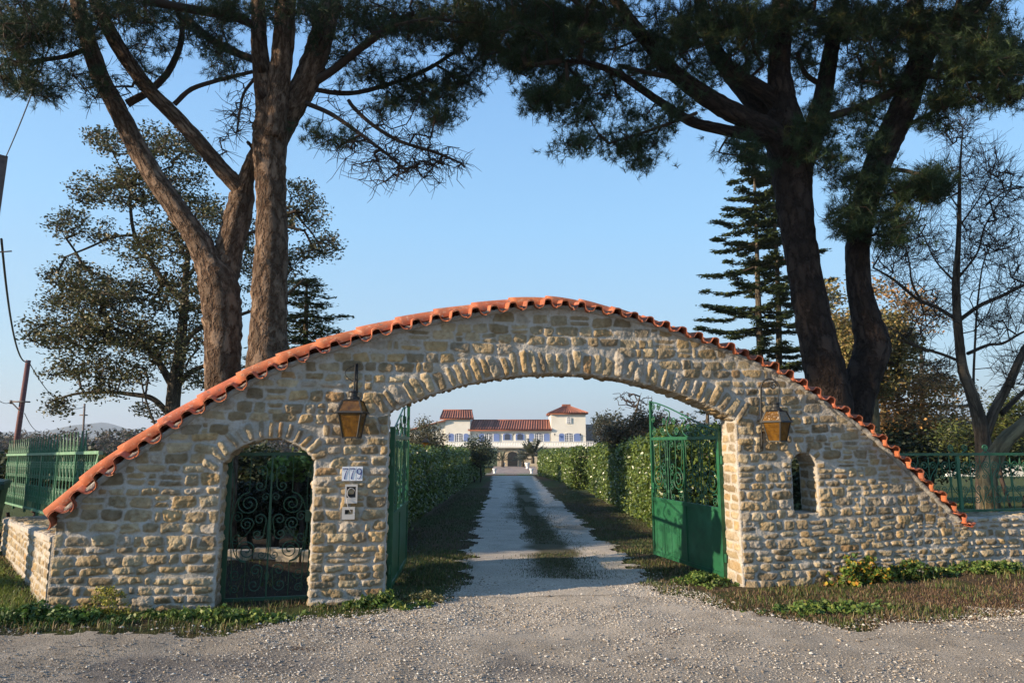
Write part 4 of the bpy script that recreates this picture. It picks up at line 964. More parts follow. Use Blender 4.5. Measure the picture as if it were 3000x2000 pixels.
blades(95000, spos, lambda r, x, y: r.uniform(.02, .06, len(x)), .009, lambda r, x, y: np.where(r.rand(len(x), 1) < .65, np.array((.075, .10, .028)), np.array((.12, .09, .045)))*r.uniform(.5, 1.2, (len(x), 1)), 8, 'grass', 'sparse grass along the middle and sides of the drive')
def lawnp(r, n):
    x = r.uniform(4.5, 16, n); y = r.uniform(10, 26, n); k = x/y < .95; return x[k], y[k]
blades(40000, lawnp, lambda r, x, y: r.uniform(.04, .08, len(x)), .016, lambda r, x, y: np.array((.09, .13, .03))*r.uniform(.6, 1.2, (len(x), 1)), 9, 'lawn_grass', 'bright lawn seen through the right fence')
# leafy weeds: clumps of broad leaves
def leafcloud(C, n, rad, L, W, r, flat=0., up=.3, colf=None, shape='leaf'):
    """C centres (k,3); n leaves each"""
    k = len(C); N_ = k*n; rad = np.asarray(rad, float).reshape(-1, 1, 1) if np.ndim(rad) else rad
    u = r.normal(0, 1, (k, n, 3)); u /= np.linalg.norm(u, axis=2, keepdims=True); P = C[:, None]+u*r.rand(k, n, 1)**.5*rad*np.array((1, 1, 1-flat)); P = P.reshape(-1, 3)
    d = r.normal(0, 1, (N_, 3)); d[:, 2] = d[:, 2]*.6+up; d /= np.linalg.norm(d, axis=1)[:, None]
    w_ = np.cross(d, r.normal(0, 1, (N_, 3))+np.array((0, 0, .8))); w_ /= np.linalg.norm(w_, axis=1)[:, None]+1e-9
    l = L*r.uniform(.6, 1.25, (N_, 1)); ww = W*r.uniform(.7, 1.2, (N_, 1))/2
    V = np.stack([P-d*l/2, P+w_*ww, P+d*l/2, P-w_*ww], 1).reshape(-1, 3)
    F = (np.arange(N_)*4)[:, None]+np.array([[0, 1, 2, 3]])
    col = colf(r, k, n); return V, F, np.repeat(col.reshape(-1, 3), 4, 0)
def palette(cols, wts, var=.3, clump=.25):
    cols = np.array(cols); wts = np.array(wts)/sum(wts)
    def f(r, k, n):
        i = r.choice(len(cols), (k, n), p=wts); return cols[i]*r.uniform(1-var, 1+var, (k, n, 1))*r.uniform(1-clump, 1+clump, (k, 1, 1))
    return f
def weed_patch(name, label, cat, cx, cy, rx, ry, n, h, pal, seed, L=.05, W=.03, m=22, kind=None):
    r = np.random.RandomState(seed); x = cx+r.normal(0, rx/2, n); y = cy+r.normal(0, ry/2, n); k = (wallh(x, y) > .06) | (wallh(cx, cy) < .06); x, y = x[k], y[k]
    C = np.stack([x, y, hz(x, y)+r.uniform(.01, 1, len(x))**1.5*h*np.exp(-((x-cx)/rx)**2)], -1)
    V, F, c = leafcloud(C, m, .05, L, W, r, .3, .5, pal); mb = MB(); mb.add(V, F, col=c)
    for i in range(0, len(C), 3): mb.tube([(C[i, 0]+r.normal(0, .02), C[i, 1], hz(C[i, 0], C[i, 1])), C[i]], .003, 3, col=(.1, .08, .03))
    o = mb.build(name, M['leaf']); tag(o, label, cat, kind=kind); return o
G1 = palette([(.07,.13,.025), (.12,.18,.035), (.18,.21,.05)], [4, 4, 2]); GY = palette([(.06,.12,.02), (.12,.18,.03), (.42,.30,.03), (.45,.20,.03)], [4, 4, 2.2, 1.2])
weed_patch('flowering_shrub', 'low weed bush with yellow and orange autumn leaves against the wall at right', 'shrub', 4.15, 8.44, .34, .14, 90, .34, GY, 1, .055, .038)
weed_patch('weed_clump', 'dark low leafy weeds just right of the yellow and orange bush', 'weeds', 4.85, 8.62, .45, .12, 90, .20, palette([(.05,.10,.02), (.10,.15,.03), (.36,.24,.04)], [5, 4, .8]), 2)
weed_patch('weed_clump', 'green creeping weeds in the middle of the right verge', 'weeds', 3.25, 7.25, .62, .16, 150, .07, G1, 3)
weed_patch('weed_clump', 'thin green weeds along the foot of the wall below the tile end at right', 'weeds', 5.9, 8.85, .9, .14, 110, .13, G1, 4)
weed_patch('weed_clump', 'dense dark green weeds in front of the left corner of the gateway', 'weeds', -4.35, 6.62, .62, .18, 220, .14, palette([(.04,.09,.015), (.07,.13,.03), (.10,.16,.03)], [4, 4, 2]), 5)
weed_patch('weed_clump', 'yellow tipped wild plant at the left foot of the gateway', 'weeds', -3.95, 6.92, .20, .10, 60, .30, palette([(.10,.13,.02), (.30,.27,.04), (.36,.33,.06)], [3, 3, 2]), 6, .028, .018)
weed_patch('weed_clump', 'low green weeds between the left corner and the small doorway', 'weeds', -2.9, 6.92, .75, .16, 200, .08, G1, 7)
weed_patch('weed_clump', 'small green weeds at the foot of the house number pillar', 'weeds', -1.35, 7.42, .4, .12, 90, .13, G1, 8)
weed_patch('weed_clump', 'seedy weeds at the drive edge inside the left pillar', 'weeds', -.95, 7.72, .22, .08, 40, .12, palette([(.12,.13,.04), (.28,.25,.12)], [2, 2]), 9, .03, .02)
weed_patch('weed_clump', 'green grassy weeds under the open right gate leaf', 'weeds', 2.35, 8.75, .35, .25, 90, .09, G1, 10)
def lgp(r, n):
    x = r.uniform(-9.5, -4.6, n); y = r.uniform(6.2, 11, n); k = (x+4.7)/-2.9*3.3+7.05 > y+.1; return x[k], y[k]
blades(60000, lgp, lambda r, x, y: r.uniform(.04, .11, len(x)), .009, lambda r, x, y: np.array((.16, .21, .04))*r.uniform(.45, 1.25, (len(x), 1)), 19, 'grass', 'bright sunlit grass filling the lower left corner')
weed_patch('weed_clump', 'sunlit rough grass and weeds beside the left low wall', 'weeds', -6.6, 7.9, 1.0, .6, 330, .10, palette([(.14,.20,.03), (.20,.25,.04), (.26,.26,.06)], [4, 4, 2]), 12, .07, .02)
def lit_(r, n):
    x = r.uniform(-6, 8, n); y = r.uniform(5.2, 9.5, n); k = wnoise(x, y, 1.1, 2) > .45; return x[k], y[k]
blades(2600, lit_, lambda r, x, y: r.uniform(.015, .05, len(x)), .007, lambda r, x, y: np.array((.17, .10, .055))*r.uniform(.4, 1.5, (len(x), 1)), 18, 'pine_litter', 'scattered brown pine needles and leaf litter on the gravel', 'leaves', lean=2.2)
def big_(r, n):
    x = r.uniform(-6.5, 8, n); y = r.uniform(5.3, 8.4, n); g = gravelness(x, y); k = (g > -.25) & (r.rand(n) < .25+.75*np.exp(-((g-.1)/.2)**2)); return x[k], y[k]
pebbles(800, big_, lambda r, n: r.uniform(.014, .026, n), pc, 4, 'loose_stones', 'larger pale stones strewn along the edge of the road')
# remains of dead leaves on the gravel
def lpos(r, n):
    x = np.concatenate([r.normal(1.42, .14, n//2), r.normal(-1.75, .12, n//2)]); y = np.concatenate([r.normal(6.45, .07, n//2), r.normal(5.95, .04, n//2)]); return x, y
blades(900, lpos, lambda r, x, y: r.uniform(.01, .035, len(x)), .008, lambda r, x, y: np.array((.16, .085, .05))*r.uniform(.5, 1.3, (len(x), 1)), 16, 'dead_leaves', 'small brown heaps of dead needles on the gravel', 'leaves', lean=1.6)
# hills far behind
hr = np.random.RandomState(4); xs = np.linspace(-3200, 3200, 260); top = 22+30*np.array([wnoise(x, 10, 420) for x in xs])+14*np.array([wnoise(x, 50, 120, 1) for x in xs])
top += 48*np.exp(-((xs+1440)/95)**2)
V = []
for j, (dy, f) in enumerate(((0, 0), (200, .45), (420, .85), (600, 1), (900, .6), (1500, 0))): V.append(np.stack([xs*(1+dy/2400*.3), 2000+dy+0*xs, -6+top*f*(1 if j else 0)], -1))
V = np.array(V); idx = np.arange(V.shape[0]*V.shape[1]).reshape(V.shape[:2])
haze = None
M['hill'] = mat('wooded_hill', (.06,.07,.05), .95, spec=0, noise=[(.02, (.10,.085,.06), .4, .6), (.1, (.04,.05,.035), .45, .6)])
tag(mesh('hills', V.reshape(-1, 3), np.stack([idx[:-1, :-1], idx[:-1, 1:], idx[1:, 1:], idx[1:, :-1]], -1).reshape(-1, 4), M['hill']), kind='structure')

# winter air between here and the hills
hm = bpy.data.materials.new('haze'); hm.use_nodes = True; hn = hm.node_tree.nodes; hn.remove(hn['Principled BSDF']); pv = hn.new('ShaderNodeVolumePrincipled')
pv.inputs['Color'].default_value = (.70, .80, .92, 1); pv.inputs['Density'].default_value = .00030; pv.inputs['Anisotropy'].default_value = .2
hm.node_tree.links.new(pv.outputs[0], hn['Material Output'].inputs['Volume'])
mb = MB(); mb.box((0, 2500, 56), (9000, 9000, 190)); ho = mb.build('haze', hm, smooth=False); tag(ho, kind='stuff'); ho['label'] = 'thin winter haze over the hills'
# ================================================================ trees
def W2(px, py, d): return at2(px, py, d)
def smoothpath(P, r, n=5, wob=0., rng_=None):
    P = np.asarray(P, float); t = np.arange(len(P)); q = np.linspace(0, len(P)-1, (len(P)-1)*n+1)
    out = np.stack([_catmull(t, P[:, k], q) for k in range(3)], -1); rr = np.interp(q, t, r)
    return out, rr
def px_limb(pts, d, n=6):
    """pts: (x, y, width px in the 2352 wide picture, [distance])"""
    P = [W2(p[0], p[1], p[3] if len(p) > 3 else d) for p in pts]; r = [p[2]*1.2755/4000*(p[3] if len(p) > 3 else d) for p in pts]
    return smoothpath(P, r, n)
def grow(limbs, targets, r, step=.3, sag=.08, wander=.05, minr=.004, k=.42, r0=.004, up=0.):
    pos = [p for L in limbs for p in L[0]]; par = [-1]*len(pos); nl = len(pos)
    A = np.zeros((nl+len(targets)*40, 3)); A[:nl] = pos; n = nl; par = list(par)
    d0 = np.array([np.min(np.linalg.norm(A[:nl]-t, axis=1)) for t in targets]); paths = []
    for ti in np.argsort(d0):
        t = targets[ti]; dd = np.linalg.norm(A[:n]-t, axis=1)+up*np.clip(A[:n, 2]-t[2], 0, None); j = int(np.argmin(dd)); D = np.linalg.norm(A[j]-t); m = max(1, min(38, int(D/step)))
        f = np.linspace(0, 1, m+1)[1:, None]; P = A[j]*(1-f)+t*f
        off = r.normal(0, 1, 3)*D*sag; P = P+np.sin(PI*f)*off+r.normal(0, wander, P.shape)*np.sin(PI*f)*min(1, D)
        if n+m > len(A): A = np.vstack([A, np.zeros((5000, 3))])
        A[n:n+m] = P; ids = list(range(n, n+m)); par += [j]+ids[:-1]; n += m; paths.append([j]+ids)
    cnt = np.zeros(n)
    for p in paths: cnt[p[-1]] += 1
    par = np.array(par)
    for i in range(n-1, nl-1, -1): cnt[par[i]] += cnt[i]
    rad = r0*np.maximum(cnt, 1)**k
    return [(A[p], np.array([rad[p[1]]]+[rad[i] for i in p[1:]])) for p in paths]
def blobs(bl, r, dens=1.):
    T = []
    for b in bl:
        cx, cy, rx, ry, d, dr, n = b
        u = r.normal(0, 1, (max(1, int(n*dens)), 3)); u /= np.linalg.norm(u, axis=1)[:, None]; u *= r.rand(len(u), 1)**.45
        for q in u: T.append(W2(cx+q[0]*rx, cy+q[1]*ry, d+q[2]*dr))
    return np.array(T)
def needle_tufts(T, r, per=5, spread=.22, n=22, L=.13, w=.0055, col=None):
    k = len(T); C = (T[:, None]+r.normal(0, 1, (k, per, 3))*spread*np.array((1, 1, .6))).reshape(-1, 3); m = len(C)
    ax = r.normal(0, 1, (m, 3))*.7+np.array((0, 0, .55)); ax /= np.linalg.norm(ax, axis=1)[:, None]
    d = ax[:, None]*.75+r.normal(0, .62, (m, n, 3)); d /= np.linalg.norm(d, axis=2, keepdims=True)
    b = C[:, None]+ax[:, None]*r.uniform(-.06, .06, (m, n, 1)); l = L*r.uniform(.7, 1.2, (m, n, 1))
    s = np.cross(d, r.normal(0, 1, (m, n, 3))); s /= np.linalg.norm(s, axis=2, keepdims=True)+1e-9
    V = np.stack([b-s*w/2, b+s*w/2, b+d*l], 2).reshape(-1, 3); F = np.arange(len(V)).reshape(-1, 3)
    c = np.ones((m, 1, 3))*r.uniform(.7, 1.3, (m, 1, 1)); br = r.rand(m) < .06; c[br] *= np.array((3.0, 1.6, 1.2))
    return V, F, np.repeat(np.broadcast_to(c, (m, n, 3)).reshape(-1, 3), 3, 0), C
def trunk_mesh(limbs, name, material, parent, k=14, wob=.05, seed=0):
    mb = MB(); r = np.random.RandomState(seed)
    for P, rr in limbs:
        kk = k if rr.max() > .1 else 8
        mb.tube(P, rr, kk, wob=wob*min(1, rr.max()/.12), rng=r, caps=True)
    if wob < .04 and k > 15:
        for P, rr in limbs:
            for _ in range(2 if rr.max() > .15 else 1):
                i = r.randint(len(P)//4, len(P)-2); a = r.uniform(PI, 2*PI); d = np.array((math.cos(a), math.sin(a), .35)); q = P[i]+d*rr[i]*.75; L_ = r.uniform(.05, .12)+rr[i]*.25
                mb.tube([q, q+d*L_*.6, q+d*L_], [rr[i]*.45, rr[i]*.25, rr[i]*.20], 8, wob=.06, rng=r, caps=True)
    return part(mb.build(name, material, uv=True), parent)
def pine(label, base, main, thin, targets_blobs, seed, twigs_blobs=(), rootflare=True, treeind=0, bark='barkp'):
    r = np.random.RandomState(seed)
    L1 = [(P_, r_*.94) for P_, r_ in (px_limb(p, base[0]) for p in main)]; L2 = [px_limb(p, base[0], 4) for p in thin]
    b = L1[0][0][0]; g = float(gz(b[0], b[1])); root = empty('pine_tree', (b[0], b[1], g), label, 'pine tree', 'umbrella pines behind the gateway')
    # ground flare under the lowest limb points
    for i, (P, rr) in enumerate(L1):
        if rr.max() > .2 and P[0][2] < 2.7:
            q = np.array([(P[0][0]+(P[0][0]-P[3][0])*.3, P[0][1], g-.15), (P[0][0], P[0][1], g+.5)]); L1[i] = (np.vstack([q, P]), np.concatenate([[rr[0]*1.35, rr[0]*1.1], rr]))
    trunk_mesh(L1, 'trunk', M[bark], root, seed=seed, k=18, wob=.035)
    T = blobs(targets_blobs, r); tw = blobs(twigs_blobs, r) if len(twigs_blobs) else np.zeros((0, 3))
    gr_ = grow(L1+L2, np.vstack([T, tw]), r, step=.28, sag=.10, wander=.05, r0=.0065, k=.40, up=.3)
    mb = MB()
    for P, rr in L2: mb.tube(P, rr, 8, wob=.04, rng=r)
    for P, rr in gr_: mb.tube(P, rr, 5 if rr[0] > .02 else 3)
    # bare side twigs
    allp = np.vstack([p[0][len(p[0])//3:] for p in gr_]); pick = allp[r.randint(0, len(allp), 4200 if treeind == 0 else 1300)]
    for q in pick:
        d = r.normal(0, 1, 3); d[2] = d[2]*.7-.25; d /= np.linalg.norm(d); l = r.uniform(.12, .45); mb.tube([q, q+d*l*.5+r.normal(0, .03, 3), q+d*l], [.006, .005, .003], 3)
    part(mb.build('branches', M['twig']), root)
    V, F, c, _ = needle_tufts(T, r, per=8, spread=.125, n=26, L=.13, w=.0075)
    part(mesh('needles', V, F, M['needle'], col=c, smooth=False), root)
    return root
# ---- left pine: two stems that fork
A_main = [
 [(513,905,84,11),(512,840,84,11),(512,760,88,11),(508,690,94,11),(498,640,92,11),(478,600,66,11),(450,545,58,11),(405,480,52,11),(350,400,50,11),(300,310,49,11),(262,235,46,11),(232,180,44,11),(205,100,42,10.9),(180,10,38,10.8),(165,-80,30,10.6)],
 [(505,700,60,11),(515,640,66,11.1),(530,560,68,11.2),(548,490,66,11.3),(556,440,58,11.3),(540,420,44,11.2),(512,392,40,11.1),(460,330,38,11),(400,265,38,10.9),(350,215,36,10.8),(300,150,36,10.7),(262,90,36,10.6),(225,20,32,10.5),(200,-60,26,10.3)],
 [(556,450,50,11.3),(566,410,40,11.2),(582,365,34,11.1),(600,330,30,11)],
 [(613,870,104,10.8),(615,800,94,10.8),(618,730,88,10.8),(620,650,84,10.8),(624,560,80,10.8),(624,480,74,10.8),(622,410,76,10.8),(620,340,84,10.8),(622,290,88,10.8),(618,250,66,10.8),(606,190,52,10.8),(596,110,42,10.8),(594,40,38,10.8),(590,-60,30,10.8)],
 [(626,320,60,10.7),(634,260,58,10.7),(642,180,56,10.7),(652,90,54,10.6),(656,0,50,10.6),(658,-90,40,10.6)],
 [(630,330,60,10.9),(655,280,58,11),(680,235,60,11),(705,185,66,11),(728,120,64,11),(748,50,58,11),(765,-20,50,11),(780,-100,40,11)],
]
A_thin = [
 [(590,62,22,10.8),(540,40,22,10.6),(440,22,22,10.3),(330,2,20,10)], [(590,140,18,10.8),(520,112,20,11.2),(470,80,18,11.6),(430,40,16,12)],
 [(700,200,22,11),(760,165,20,10.9),(830,110,18,10.8),(880,75,16,10.7),(950,30,14,10.5)], [(715,205,12,11),(800,215,12,11.3),(890,195,11,11.6),(980,160,10,12),(1060,110,8,12.3)],
 [(690,232,12,11),(760,262,11,10.8),(830,310,9,10.6),(890,355,7,10.5),(935,395,5,10.4)], [(800,230,9,11),(815,250,10,11),(860,290,10,10.9),(920,325,9,10.8),(1000,350,7,10.6),(1060,375,5,10.5)],
 [(292,238,20,11),(340,212,18,11.1),(375,180,17,11.2),(395,150,16,11.3),(415,100,14,11.4),(420,40,12,11.5)], [(400,240,12,10.9),(440,205,11,10.9),(500,185,10,10.9),(580,165,9,10.9)],
 [(585,180,8,10.8),(560,215,7,10.7),(550,260,6,10.6),(545,300,5,10.6)], [(205,110,14,10.9),(150,130,12,10.7),(80,140,10,10.5),(20,150,8,10.3)],
]
A_bl = [(40,40,90,60,10,1.2,46),(40,120,70,60,10,1,35),(60,190,60,35,10.2,.8,17),(160,60,90,70,10.3,1.2,46),(190,180,70,40,10.5,.9,12),(120,215,60,25,10.2,.6,7),(300,30,110,50,10.5,1.5,46),(330,130,60,60,11,1,14),
 (440,60,90,60,11,1.5,31),(520,140,60,50,11,1.2,17),(540,30,80,40,11,1.6,31),(690,20,110,40,11,1.8,39),(830,40,110,60,11,1.5,54),(960,60,110,70,11.5,1.5,74),(1070,60,90,80,11.8,1.5,78),(1120,120,60,60,12,1,39),(860,170,90,50,11.5,1,26),
 (980,200,90,50,11.8,1,46),(1000,265,55,28,11.5,.7,20),(1060,190,60,40,12,.8,24),(760,110,60,50,11,1,14),(730,300,40,22,10.8,.5,7),(800,325,45,22,10.6,.5,7),(900,240,60,30,11.4,.8,14),
 (150,-70,260,50,10,2.5,93),(520,-80,240,55,10.5,2.5,93),(900,-90,240,60,11,2.5,101)]
A_tw = [(560,250,40,70,10.7,.4,26),(540,300,60,60,10.8,.5,20),(860,340,130,55,10.6,.6,80),(1000,375,85,50,10.6,.5,70),(900,390,110,40,10.5,.5,40),(780,250,80,50,10.9,.6,20),(250,210,90,40,10.6,.5,18),(930,300,90,45,10.8,.5,20)]
pine('tall umbrella pine with forked brown trunks left of the arch', (11,), A_main, A_thin, A_bl, 101, A_tw)
B_main = [
 [(1912,1010,100,11.4),(1908,920,100,11.4),(1893,850,94,11.4),(1872,750,86,11.4),(1852,650,80,11.4),(1836,550,80,11.4),(1824,460,88,11.4),(1818,390,100,11.4),(1812,340,108,11.4),(1806,290,90,11.4),(1798,230,66,11.4),(1790,160,56,11.4),(1794,80,54,11.4),(1800,0,48,11.4),(1805,-80,40,11.4)],
 [(1835,400,60,11.5),(1862,320,56,11.6),(1884,250,50,11.7),(1900,170,42,11.8),(1912,100,38,11.9),(1930,20,36,12),(1945,-80,30,12)],
 [(1805,350,70,11.3),(1765,300,58,11.2),(1710,272,54,11.1),(1650,240,50,11),(1590,200,46,10.9),(1540,160,40,10.8),(1490,100,36,10.7),(1445,45,32,10.6),(1400,-20,28,10.5)],
 [(1800,310,50,11.5),(1760,262,48,11.7),(1715,215,48,11.9),(1675,165,44,12.1),(1640,110,38,12.3),(1615,40,34,12.5),(1600,-50,28,12.6)],
 [(1800,260,44,11.5),(1760,215,42,11.3),(1700,180,38,11.2),(1660,160,36,11.1)],
 [(1790,318,34,11.3),(1730,312,30,11.1),(1660,298,28,10.9),(1590,280,26,10.7),(1540,250,22,10.5),(1480,210,20,10.3),(1420,170,18,10.1),(1350,145,14,9.9),(1290,140,9,9.8)],
]
C_main = [
 [(1958,1000,76,11.6),(1966,930,80,11.6),(1984,860,82,11.6),(2003,800,84,11.6),(1992,740,70,11.6),(1974,660,58,11.6),(1970,580,56,11.6),(1980,500,58,11.6),(2000,420,64,11.6),(2028,350,66,11.6),(2056,290,66,11.6),(2082,230,66,11.6),(2104,170,62,11.6),(2130,110,56,11.5),(2180,60,50,11.4),(2250,10,42,11.2),(2300,-50,34,11)],
 [(2090,220,54,11.6),(2110,150,48,11.8),(2105,80,44,12),(2100,-20,36,12.2)],
]
C_thin = [[(2085,190,24,11.6),(2030,222,22,11.5),(1960,252,20,11.4),(1900,270,20,11.3)],[(2010,400,14,11.5),(2060,390,11,11.2),(2110,400,9,11)],[(1990,450,12,11.5),(1960,480,9,11.3),(1930,500,7,11.2)],[(2100,170,16,11.5),(2180,180,12,11.2),(2260,180,9,11)],[(2060,300,12,11.6),(2120,270,10,11.4),(2180,240,8,11.2)]]
B_thin = [[(1690,290,7,11),(1668,320,6,10.9),(1650,350,4,10.9)],[(1850,300,16,11.5),(1835,260,14,11.4),(1820,220,12,11.3)],[(1600,260,9,10.6),(1520,290,8,10.3),(1460,310,7,10.1),(1400,330,5,10)],[(1560,180,16,10.8),(1500,170,12,10.6),(1420,150,9,10.4)],[(1895,200,14,11.8),(1850,170,12,11.7),(1830,120,10,11.6)]]
B_bl = [(1200,40,120,60,10.8,1.6,117),(1180,130,80,50,10.8,1,40),(1280,110,110,70,10.8,1.5,88),(1370,60,120,70,10.8,1.6,117),(1290,205,75,45,10.3,.7,47),(1240,235,35,32,10.2,.5,23),(1330,260,70,25,10.2,.5,16),(1410,200,80,50,10.5,.8,27),(1320,335,42,18,10.1,.4,13),(1400,310,50,25,10.2,.5,9),
 (1455,330,55,35,10.3,.5,23),(1500,270,70,40,10.5,.7,17),(1480,375,32,16,10.3,.3,8),(1560,240,70,40,10.8,.7,12),(1500,130,90,60,11,1.2,40),(1590,70,120,70,11.3,1.5,108),(1700,50,120,60,11.5,1.6,108),(1720,130,80,60,11.6,1.2,40),(1620,160,70,50,11.3,1,23),(1840,50,120,60,11.8,1.6,99),(1850,150,60,60,12.1,1,23),
 (1700,345,40,26,11,.4,14),(1740,365,40,26,11,.4,13),(1870,310,55,45,11,.5,34),(1900,370,50,30,11,.5,23),(1900,250,60,50,11.6,.7,20),(1250,-60,260,60,10.5,2.6,240),(1550,-70,260,60,10.8,2.6,240),(1850,-80,240,60,11.5,2.6,240)]
C_bl = [(1990,60,120,60,11.8,1.6,120),(2120,60,120,70,11.6,1.5,120),(2010,150,80,60,11.8,1.2,60),(2230,80,110,70,11.3,1.4,120),(2310,140,80,60,11,1,80),(2200,170,80,45,11.2,.9,60),(2290,220,75,28,10.9,.6,42),(2170,235,75,30,11.3,.6,40),(2070,200,60,40,11.8,.7,18),(2140,290,50,22,11.3,.4,10),
 (2135,425,48,38,11,.35,55),(2090,440,50,30,11.1,.35,26),(2040,510,50,45,11.2,.4,36),(1945,500,48,50,11.1,.4,34),(1950,420,40,30,11.2,.35,16),(2020,420,50,45,11.2,.35,22),(2000,330,50,40,11.3,.5,18),(1990,260,60,40,11.5,.6,24),(2060,560,36,22,11.1,.3,10),(2200,-70,260,60,11.3,2.6,300)]
pine('dark umbrella pine with the fan of low limbs right of the arch', (11.4,), B_main, B_thin, B_bl, 102, treeind=1, bark='barkshade')
pine('second dark pine stem with a swollen foot and needle tufts along it', (11.6,), C_main, C_thin, C_bl, 103, treeind=1, bark='barkshade')

# ---- leafy trees
def leafy(name, label, cat, d, limbs, bl, seed, pal, L=.12, W=.06, per=40, rad=.5, bark='barko', twigm='twig', group=None, r0=.012, step=.5, flat=.35, k=.42, thin=(), wander=.06, mult=1., sag=.12, tw=0, ds=1.):
    bl = [(*b[:4], b[4]*ds, b[5]*ds, b[6]) for b in bl]
    r = np.random.RandomState(seed); Ls = [px_limb(p, d) for p in limbs]; b = Ls[0][0][0]; g = float(gz(b[0], b[1]))
    root = empty(name, (b[0], b[1], g), label, cat, group)
    if b[2] > g: Ls[0] = (np.vstack([[b[0], b[1], g-.2], Ls[0][0]]), np.concatenate([[Ls[0][1][0]*1.15], Ls[0][1]]))
    if len(Ls[0][0]) > 2: trunk_mesh(Ls, 'trunk', M[bark], root, k=12, seed=seed, wob=.03)
    T = blobs(bl, r, mult)
    mb = MB(); gg = grow(Ls, T, r, step=step, sag=sag, wander=wander, r0=r0, k=k, up=.2)
    for P, rr in gg: mb.tube(P, rr, 5 if rr[0] > .04 else 3)
    if tw:
        ap_ = np.vstack([q[0][1:] for q in gg]); dv = np.vstack([q[0][1:]-q[0][:-1] for q in gg]); ii = r.randint(0, len(ap_), tw)
        for i in ii:
            q = ap_[i]; d_ = dv[i]/(np.linalg.norm(dv[i])+1e-6)+r.normal(0, .6, 3)+np.array((0, 0, .25)); d_ /= np.linalg.norm(d_); l = r.uniform(.15, .6); mb.tube([q, q+d_*l*.5+r.normal(0, .02, 3), q+d_*l], [r0*.9, r0*.75, r0*.5], 3)
    part(mb.build('branches', M[twigm]), root)
    if per:
        V, F, c = leafcloud(T, per, rad, L, W, r, flat, .0, pal); part(mesh('foliage', V, F, M['leaf'], col=c, smooth=False), root)
    return root, T
OAK = palette([(.065,.074,.028), (.095,.095,.038), (.14,.12,.055), (.11,.078,.042)], [5, 4, 1.6, 1])
leafy('evergreen_oak', 'large airy evergreen tree with small olive leaves behind the left pine', 'tree', 17,
 [[(392,1010,34),(395,950,32),(402,880,30),(412,820,26),(418,760,22),(424,690,18),(428,620,14),(436,540,9)],
  [(398,890,18),(370,840,16),(340,800,14),(300,770,11),(250,750,8)],[(388,950,14),(350,915,12),(300,905,10),(240,900,8),(170,905,6),(110,925,4)],[(424,690,14),(380,650,12),(345,600,10),(310,540,9),(300,480,7),(300,430,5)],
  [(415,800,14),(450,760,12),(500,740,10),(560,720,8),(640,690,7),(700,640,6)],[(428,640,10),(480,580,9),(560,540,8),(640,520,8),(700,530,6)],[(310,540,7),(260,545,6),(200,570,5),(150,590,4)],[(400,900,16),(430,860,14),(470,840,10),(520,830,8)]],
 [(360,330,110,45,21,1.6,60),(250,320,50,40,21,1.2,24),(300,400,60,30,21,1,12),(440,360,50,50,21,1.3,24),(210,440,55,40,21,1.3,28),(160,510,50,40,21,1.2,24),(290,430,80,50,21,1.8,50),(240,540,50,30,21,1.2,14),
  (400,450,90,70,21.5,2,70),(480,500,70,70,21.5,2,50),(380,540,90,60,21,2,50),(320,570,70,50,21,1.8,34),(160,630,60,40,20.5,1.5,34),(130,690,50,40,20.5,1.2,22),(230,680,90,50,20.5,2,60),(100,760,40,45,20.5,1.2,26),(190,760,90,60,20.5,2.2,80),
  (300,680,90,70,21,2.2,75),(400,660,80,80,21,2.2,60),(290,780,100,60,20.8,2.2,80),(400,790,90,60,21,2.2,60),(470,720,60,90,21,2,50),(170,850,70,30,20.5,1.5,30),(270,860,90,35,20.5,1.6,34),(230,900,60,22,20.5,1.2,14),(130,935,35,25,20.5,.8,12),
  (460,870,50,40,21,1.5,16),(350,940,40,20,21,1,7),(700,490,70,50,22,1.8,44),(740,560,45,40,22,1.4,26),(690,590,50,30,22,1.4,14),(690,430,40,25,22,1.2,12),(560,600,50,120,22,1.5,50),(660,620,30,60,22,1.2,16)],
 201, OAK, L=.10, W=.048, per=38, rad=.33, ds=17/21, r0=.009)
